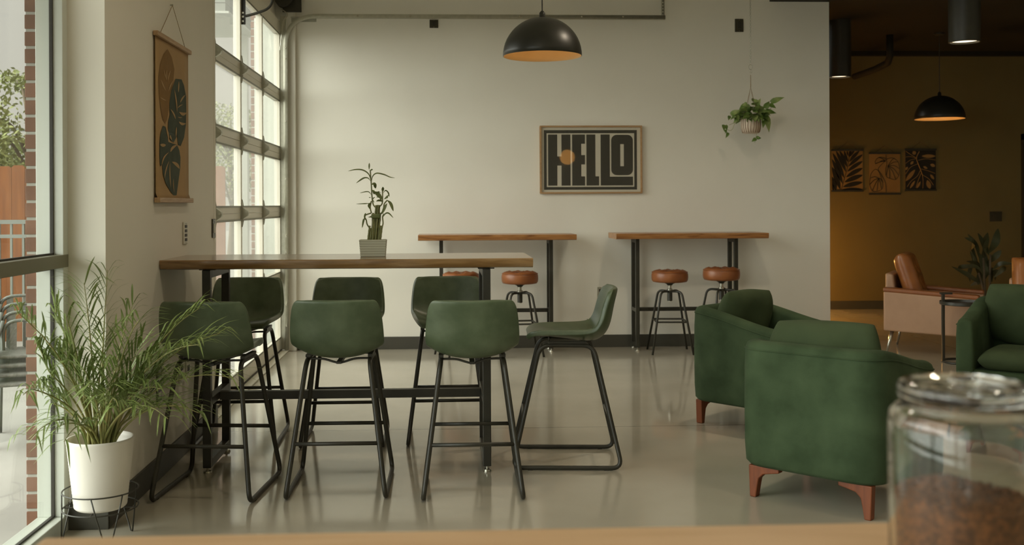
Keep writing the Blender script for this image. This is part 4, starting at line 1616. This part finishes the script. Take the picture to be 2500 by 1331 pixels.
# ================================================================== DRACAENA IN THE FAR CORNER
t = thing('potted_dracaena', 'dark strappy potted plant standing behind the leather chairs by the far wall', 'plant', (5.86, 10.8, 0))
MB().lathe([(0, 0), (.12, 0), (.16, .36), (.15, .36), (.14, .31), (0, .31)], 32).build('pot', M['black'], t, auto=40)
dk = .3005*.00437


def DP(cx, cy, d=0.):
    return Vector(((cx-1075)*dk, d, .49+(533-cy)*dk))


sm = MB()
for b, e in (((1065, 640), (1050, 300)), ((1095, 640), (1110, 270)), ((1080, 640), (1010, 420))):
    p0 = DP(*b)
    p0.z = .3
    sm.tube([p0, DP(*e)], [.016, .01], 8)
sm.build('stem', M['bark'], t, smooth=True)
lv = MB()
rg = random.Random(2)
for pts, wd in (([(1040, 330), (990, 220), (930, 160), (858, 128)], 44), ([(1040, 300), (1010, 200), (930, 98)], 36), ([(1060, 280), (1050, 170), (1012, 92)], 36), ([(1095, 270), (1120, 170), (1170, 55)], 58), ([(1090, 280), (1080, 190), (1130, 90)], 48), ([(1115, 350), (1150, 290), (1197, 235)], 44),
                ([(1010, 500), (940, 470), (860, 420), (778, 365)], 38), ([(1030, 430), (980, 370), (900, 375), (838, 385)], 34), ([(1130, 400), (1170, 345), (1260, 342)], 30), ([(1120, 460), (1180, 390), (1240, 372)], 34), ([(1060, 420), (1020, 350), (880, 322)], 28), ([(970, 500), (955, 420), (990, 290)], 30),
                ([(1060, 500), (1030, 400), (960, 240)], 48), ([(1090, 440), (1100, 330), (1085, 230)], 56), ([(1120, 480), (1170, 420), (1215, 415)], 34), ([(1000, 520), (1010, 470), (1000, 430)], 44), ([(1070, 520), (1060, 420), (1040, 250)], 60), ([(1110, 500), (1140, 430), (1160, 380)], 44), ([(1060, 520), (1020, 500), (970, 530)], 30), ([(1085, 300), (1060, 220), (1075, 120)], 40)):
    leaf(lv, [DP(a, b, rg.uniform(-.1, .1)) for a, b in pts], wd*dk*1.15, (0.1, -.9, .4), 7)
lv.build('leaf', M['dracaena'], t, smooth=True)

# ================================================================== PALM IN THE WHITE POT
PX, PY = -1.425, 4.325
t = thing('potted_palm', 'feathery green palm in a ribbed white pot by the window', 'plant', (PX, PY, .150))
prof = [(0, 0), (.098, 0), (.104, .006)]
for i in range(1, 40):
    z = .006+.272*i/40
    prof.append((.104+.029*i/40+(.0011 if i % 2 else 0), z))
prof += [(.1345, .282), (.133, .288), (.128, .288), (.124, .27), (.12, .225), (0, .225)]
MB().lathe(prof, 64).build('pot', M['white_pot'], t, smooth=True)
MB().lathe([(0, .24), (.06, .238), (.121, .228), (.121, .222), (0, .222)], 32).build('soil', M['soil'], t)
rg = random.Random(21)
stem, lv = MB(), MB()


def keep(p):
    """fronds bend off the wall, the jamb and the glass rather than pass through them"""
    w_ = p+Vector((PX, PY, .15))
    if w_.x < -1.595:
        w_.x = -1.595+.01*rg.random()
    if w_.y > 4.47 and w_.x < -1.425:
        if w_.y-4.47 < -1.425-w_.x:
            w_.y = 4.47
        else:
            w_.x = -1.425
    return w_-Vector((PX, PY, .15))


def frond(az, L, rise, droop, base_r, nl, ll, st, lean=0., wl_=.0078):
    ca, sa = math.cos(az), math.sin(az)
    b = Vector((base_r*math.cos(az+lean), base_r*math.sin(az+lean), .235))
    pts = []
    for i in range(9):
        q = i/8
        out = L*(q**1.5)
        up_ = rise*(q-droop*q**3.2)
        pts.append(keep(b+Vector((ca*out, sa*out, up_))))
    P = bez(pts, 4)
    N = len(P)
    stem.tube(P, [.0062*(1-.8*i/(N-1)) for i in range(N)], 6)
    for k in range(nl):
        q = st+(1-st)*(k+.5)/nl
        i = min(N-2, int(q*(N-1)))
        p = P[i].lerp(P[i+1], q*(N-1)-i)
        d = (P[i+1]-P[i]).normalized()
        side = d.cross(Vector((0, 0, 1)))
        if side.length < .05:
            side = Vector((-sa, ca, 0))
        side.normalize()
        prof_ = math.sin(PI*min(1, .22+.78*(k+.5)/nl))**.6
        for s in (-1, 1):
            l_ = ll*1.12*(.6+.4*prof_)*rg.uniform(.75, 1.15)
            dv = (d*rg.uniform(.8, 1.15)+side*s*rg.uniform(.45, .95)+Vector((rg.uniform(-.15, .15), rg.uniform(-.15, .15), rg.uniform(-.1, .35)))).normalized()
            a = p
            c = a+dv*l_*.5+Vector((0, 0, .012))
            e = a+dv*l_+Vector((0, 0, -l_*rg.uniform(.02, .40)))
            leaf(lv, [keep(a), keep(c), keep(e)], wl_*rg.uniform(.7, 1.1), None, 3, .2, .42)


for az, L, rise, droop, nl, ll, st in (
        (250, .42, .74, .16, 15, .19, .5), (278, .30, .80, .10, 15, .18, .55), (310, .34, .72, .20, 16, .19, .45), (335, .48, .66, .30, 17, .2, .42), (352, .52, .52, .42, 17, .2, .4), (5, .46, .62, .24, 16, .2, .45),
        (20, .36, .70, .18, 15, .18, .5), (215, .36, .60, .22, 15, .17, .45), (232, .44, .50, .4, 15, .17, .4), (262, .46, .36, .55, 13, .16, .4), (295, .40, .46, .45, 15, .18, .4), (322, .44, .42, .55, 15, .18, .38),
        (345, .38, .36, .55, 13, .17, .4), (190, .18, .70, .12, 13, .16, .5), (85, .10, .78, .05, 13, .15, .55), (60, .16, .66, .1, 13, .15, .5), (265, .18, .66, .12, 14, .17, .45), (300, .2, .58, .15, 14, .17, .4),
        (340, .24, .52, .2, 14, .16, .4), (225, .22, .44, .3, 13, .15, .4), (10, .24, .44, .3, 14, .16, .4), (280, .24, .40, .3, 13, .15, .35), (318, .28, .34, .4, 13, .16, .35), (255, .3, .28, .5, 11, .14, .4), (200, .2, .34, .4, 11, .13, .4), (270, .2, .50, .25, 16, .22, .3), (285, .26, .46, .35, 16, .22, .3), (305, .22, .5, .25, 16, .22, .3), (325, .2, .42, .3, 16, .22, .3), (350, .26, .5, .35, 16, .21, .3), (245, .2, .56, .2, 15, .2, .35), (230, .16, .5, .2, 15, .2, .3), (15, .2, .5, .25, 15, .2, .3), (330, .3, .46, .4, 15, .22, .3), (295, .12, .6, .15, 15, .2, .35), (340, .14, .56, .2, 15, .2, .3), (262, .34, .3, .6, 13, .18, .3), (0, .32, .30, .45, 12, .15, .4), (30, .2, .36, .3, 12, .14, .4)):
    frond(R(az+rg.uniform(-5, 5)), L, rise, droop, rg.uniform(.015, .055), int(nl*.8), ll, st, rg.uniform(-.6, .6))
for k in range(9):
    a = rg.uniform(0, 2*PI)
    r_ = rg.uniform(.01, .05)
    stem.tube(bez([(r_*math.cos(a), r_*math.sin(a), .22), (r_*1.15*math.cos(a), r_*1.15*math.sin(a), .32), (r_*1.5*math.cos(a), r_*1.5*math.sin(a), .46)], 4), [.011, .011, .01, .01, .0095, .009, .008, .007, .006], 7)
stem.build('stem', M['palm_stem'], t, smooth=True)
lv.build('foliage', M['palm'], t)

t = thing('plant_stand', 'black wire plant stand with hairpin legs under the white palm pot', 'plant stand', (PX, PY, 0))
rr_ = .150
for z in (.222, .150):
    MB().tube([(rr_*math.cos(2*PI*k/48), rr_*math.sin(2*PI*k/48), z) for k in range(48)], .0032, 6, closed=True).build('ring', M['black'], t, smooth=True)
MB().tube([(-.15, 0, .1465), (.15, 0, .1465)], .003, 6).tube([(0, -.15, .1465), (0, .15, .1465)], .003, 6).build('cross_wire', M['black'], t)
for k in range(3):
    a = R(-62+120*k)
    p = []
    for da, z, r_ in ((-.42, .222, rr_), (-.30, .15, rr_), (-.03, .004, rr_+.012), (.03, .004, rr_+.012), (.30, .15, rr_), (.42, .222, rr_)):
        p.append((r_*math.cos(a+da), r_*math.sin(a+da), z))
    MB().tube(p, .0032, 6).build('leg', M['black'], t, smooth=True)

# ================================================================== COUNTER AND JAR
t = thing('service_counter', 'pale wood counter edge running along the bottom of the view', 'counter', (0, 0, 0))
MB().box(-.545, 1.9, .72, 1.42, .905, .95).build('worktop', M['counter'], t, bevel=.008, seg=3)
MB().box(-.48, 1.85, .8, 1.36, .0, .905).build('base_cabinet', M['wall_dark'], t)

JX, JY = .6265, 1.205
t = thing('glass_jar', 'large clear glass jar with a knobbed glass lid on the counter', 'jar', (JX, JY, .951))
o_ = [(0, 0), (.074, 0), (.083, .004), (.0865, .014), (.0865, .186), (.0845, .196), (.078, .202), (.0715, .204), (.0715, .208), (.0740, .2105)]
i_ = [(.0700, .2105), (.0675, .206), (.0675, .201), (.0735, .197), (.0795, .190), (.0825, .180), (.0825, .018), (.079, .010), (.07, .007), (0, .007)]
MB().lathe(o_+i_, 72).build('jar_body', M['glass_jar'], t, smooth=True)
lp = [(0, .2125), (.062, .2125), (.0655, .2105), (.069, .2125), (.0735, .2125), (.0755, .216), (.0755, .226), (.073, .231), (.066, .2335), (.058, .232), (.052, .2275), (.030, .2265), (.016, .227), (.014, .229), (.0175, .233), (.0175, .237), (.015, .239), (0, .2395)]
MB().lathe(lp, 72).build('lid', M['glass_jar'], t, smooth=True)

rg = random.Random(17)
m = MB()
Rj = .0785
rows = []
for i in range(15):
    r_ = Rj*i/14
    rows.append([(r_*math.cos(2*PI*k/48), r_*math.sin(2*PI*k/48), .096+.024*math.exp(-((r_*math.cos(2*PI*k/48)+.02)**2+(r_*math.sin(2*PI*k/48))**2)/.0022)+rg.uniform(-.002, .002)) for k in range(48)])
rows += [[(Rj*math.cos(2*PI*k/48), Rj*math.sin(2*PI*k/48), .012) for k in range(48)], [(0, 0, .012)]*48]
m.grid(rows, closed_u=True)
for k in range(1700):
    a = rg.uniform(PI*.85, PI*2.15)
    if k % 3 == 0:
        r_ = Rj*math.sqrt(rg.random())*.97
        a = rg.uniform(0, 2*PI)
        c = Vector((r_*math.cos(a), r_*math.sin(a), .098+.024*math.exp(-((r_*math.cos(a)+.02)**2+(r_*math.sin(a))**2)/.0022)))
    else:
        c = Vector(((Rj-.002)*math.cos(a), (Rj-.002)*math.sin(a), rg.uniform(.016, .097)))
    s = rg.uniform(.0016, .0036)
    q = Matrix.Translation(c) @ Matrix.Rotation(rg.uniform(0, 6), 4, 'X') @ Matrix.Rotation(rg.uniform(0, 6), 4, 'Z')
    m.add([(s, 0, 0), (-s, 0, 0), (0, s*.7, 0), (0, -s*.7, 0), (0, 0, s*.6), (0, 0, -s*.6)], [(0, 2, 4), (2, 1, 4), (1, 3, 4), (3, 0, 4), (2, 0, 5), (1, 2, 5), (3, 1, 5), (0, 3, 5)], q)
o = m.build('coffee_grounds', M['granola'], loc=(JX, JY, .951))
tag(o, 'brown coarse grounds heaped inside the glass jar', 'coffee grounds', kind='stuff')
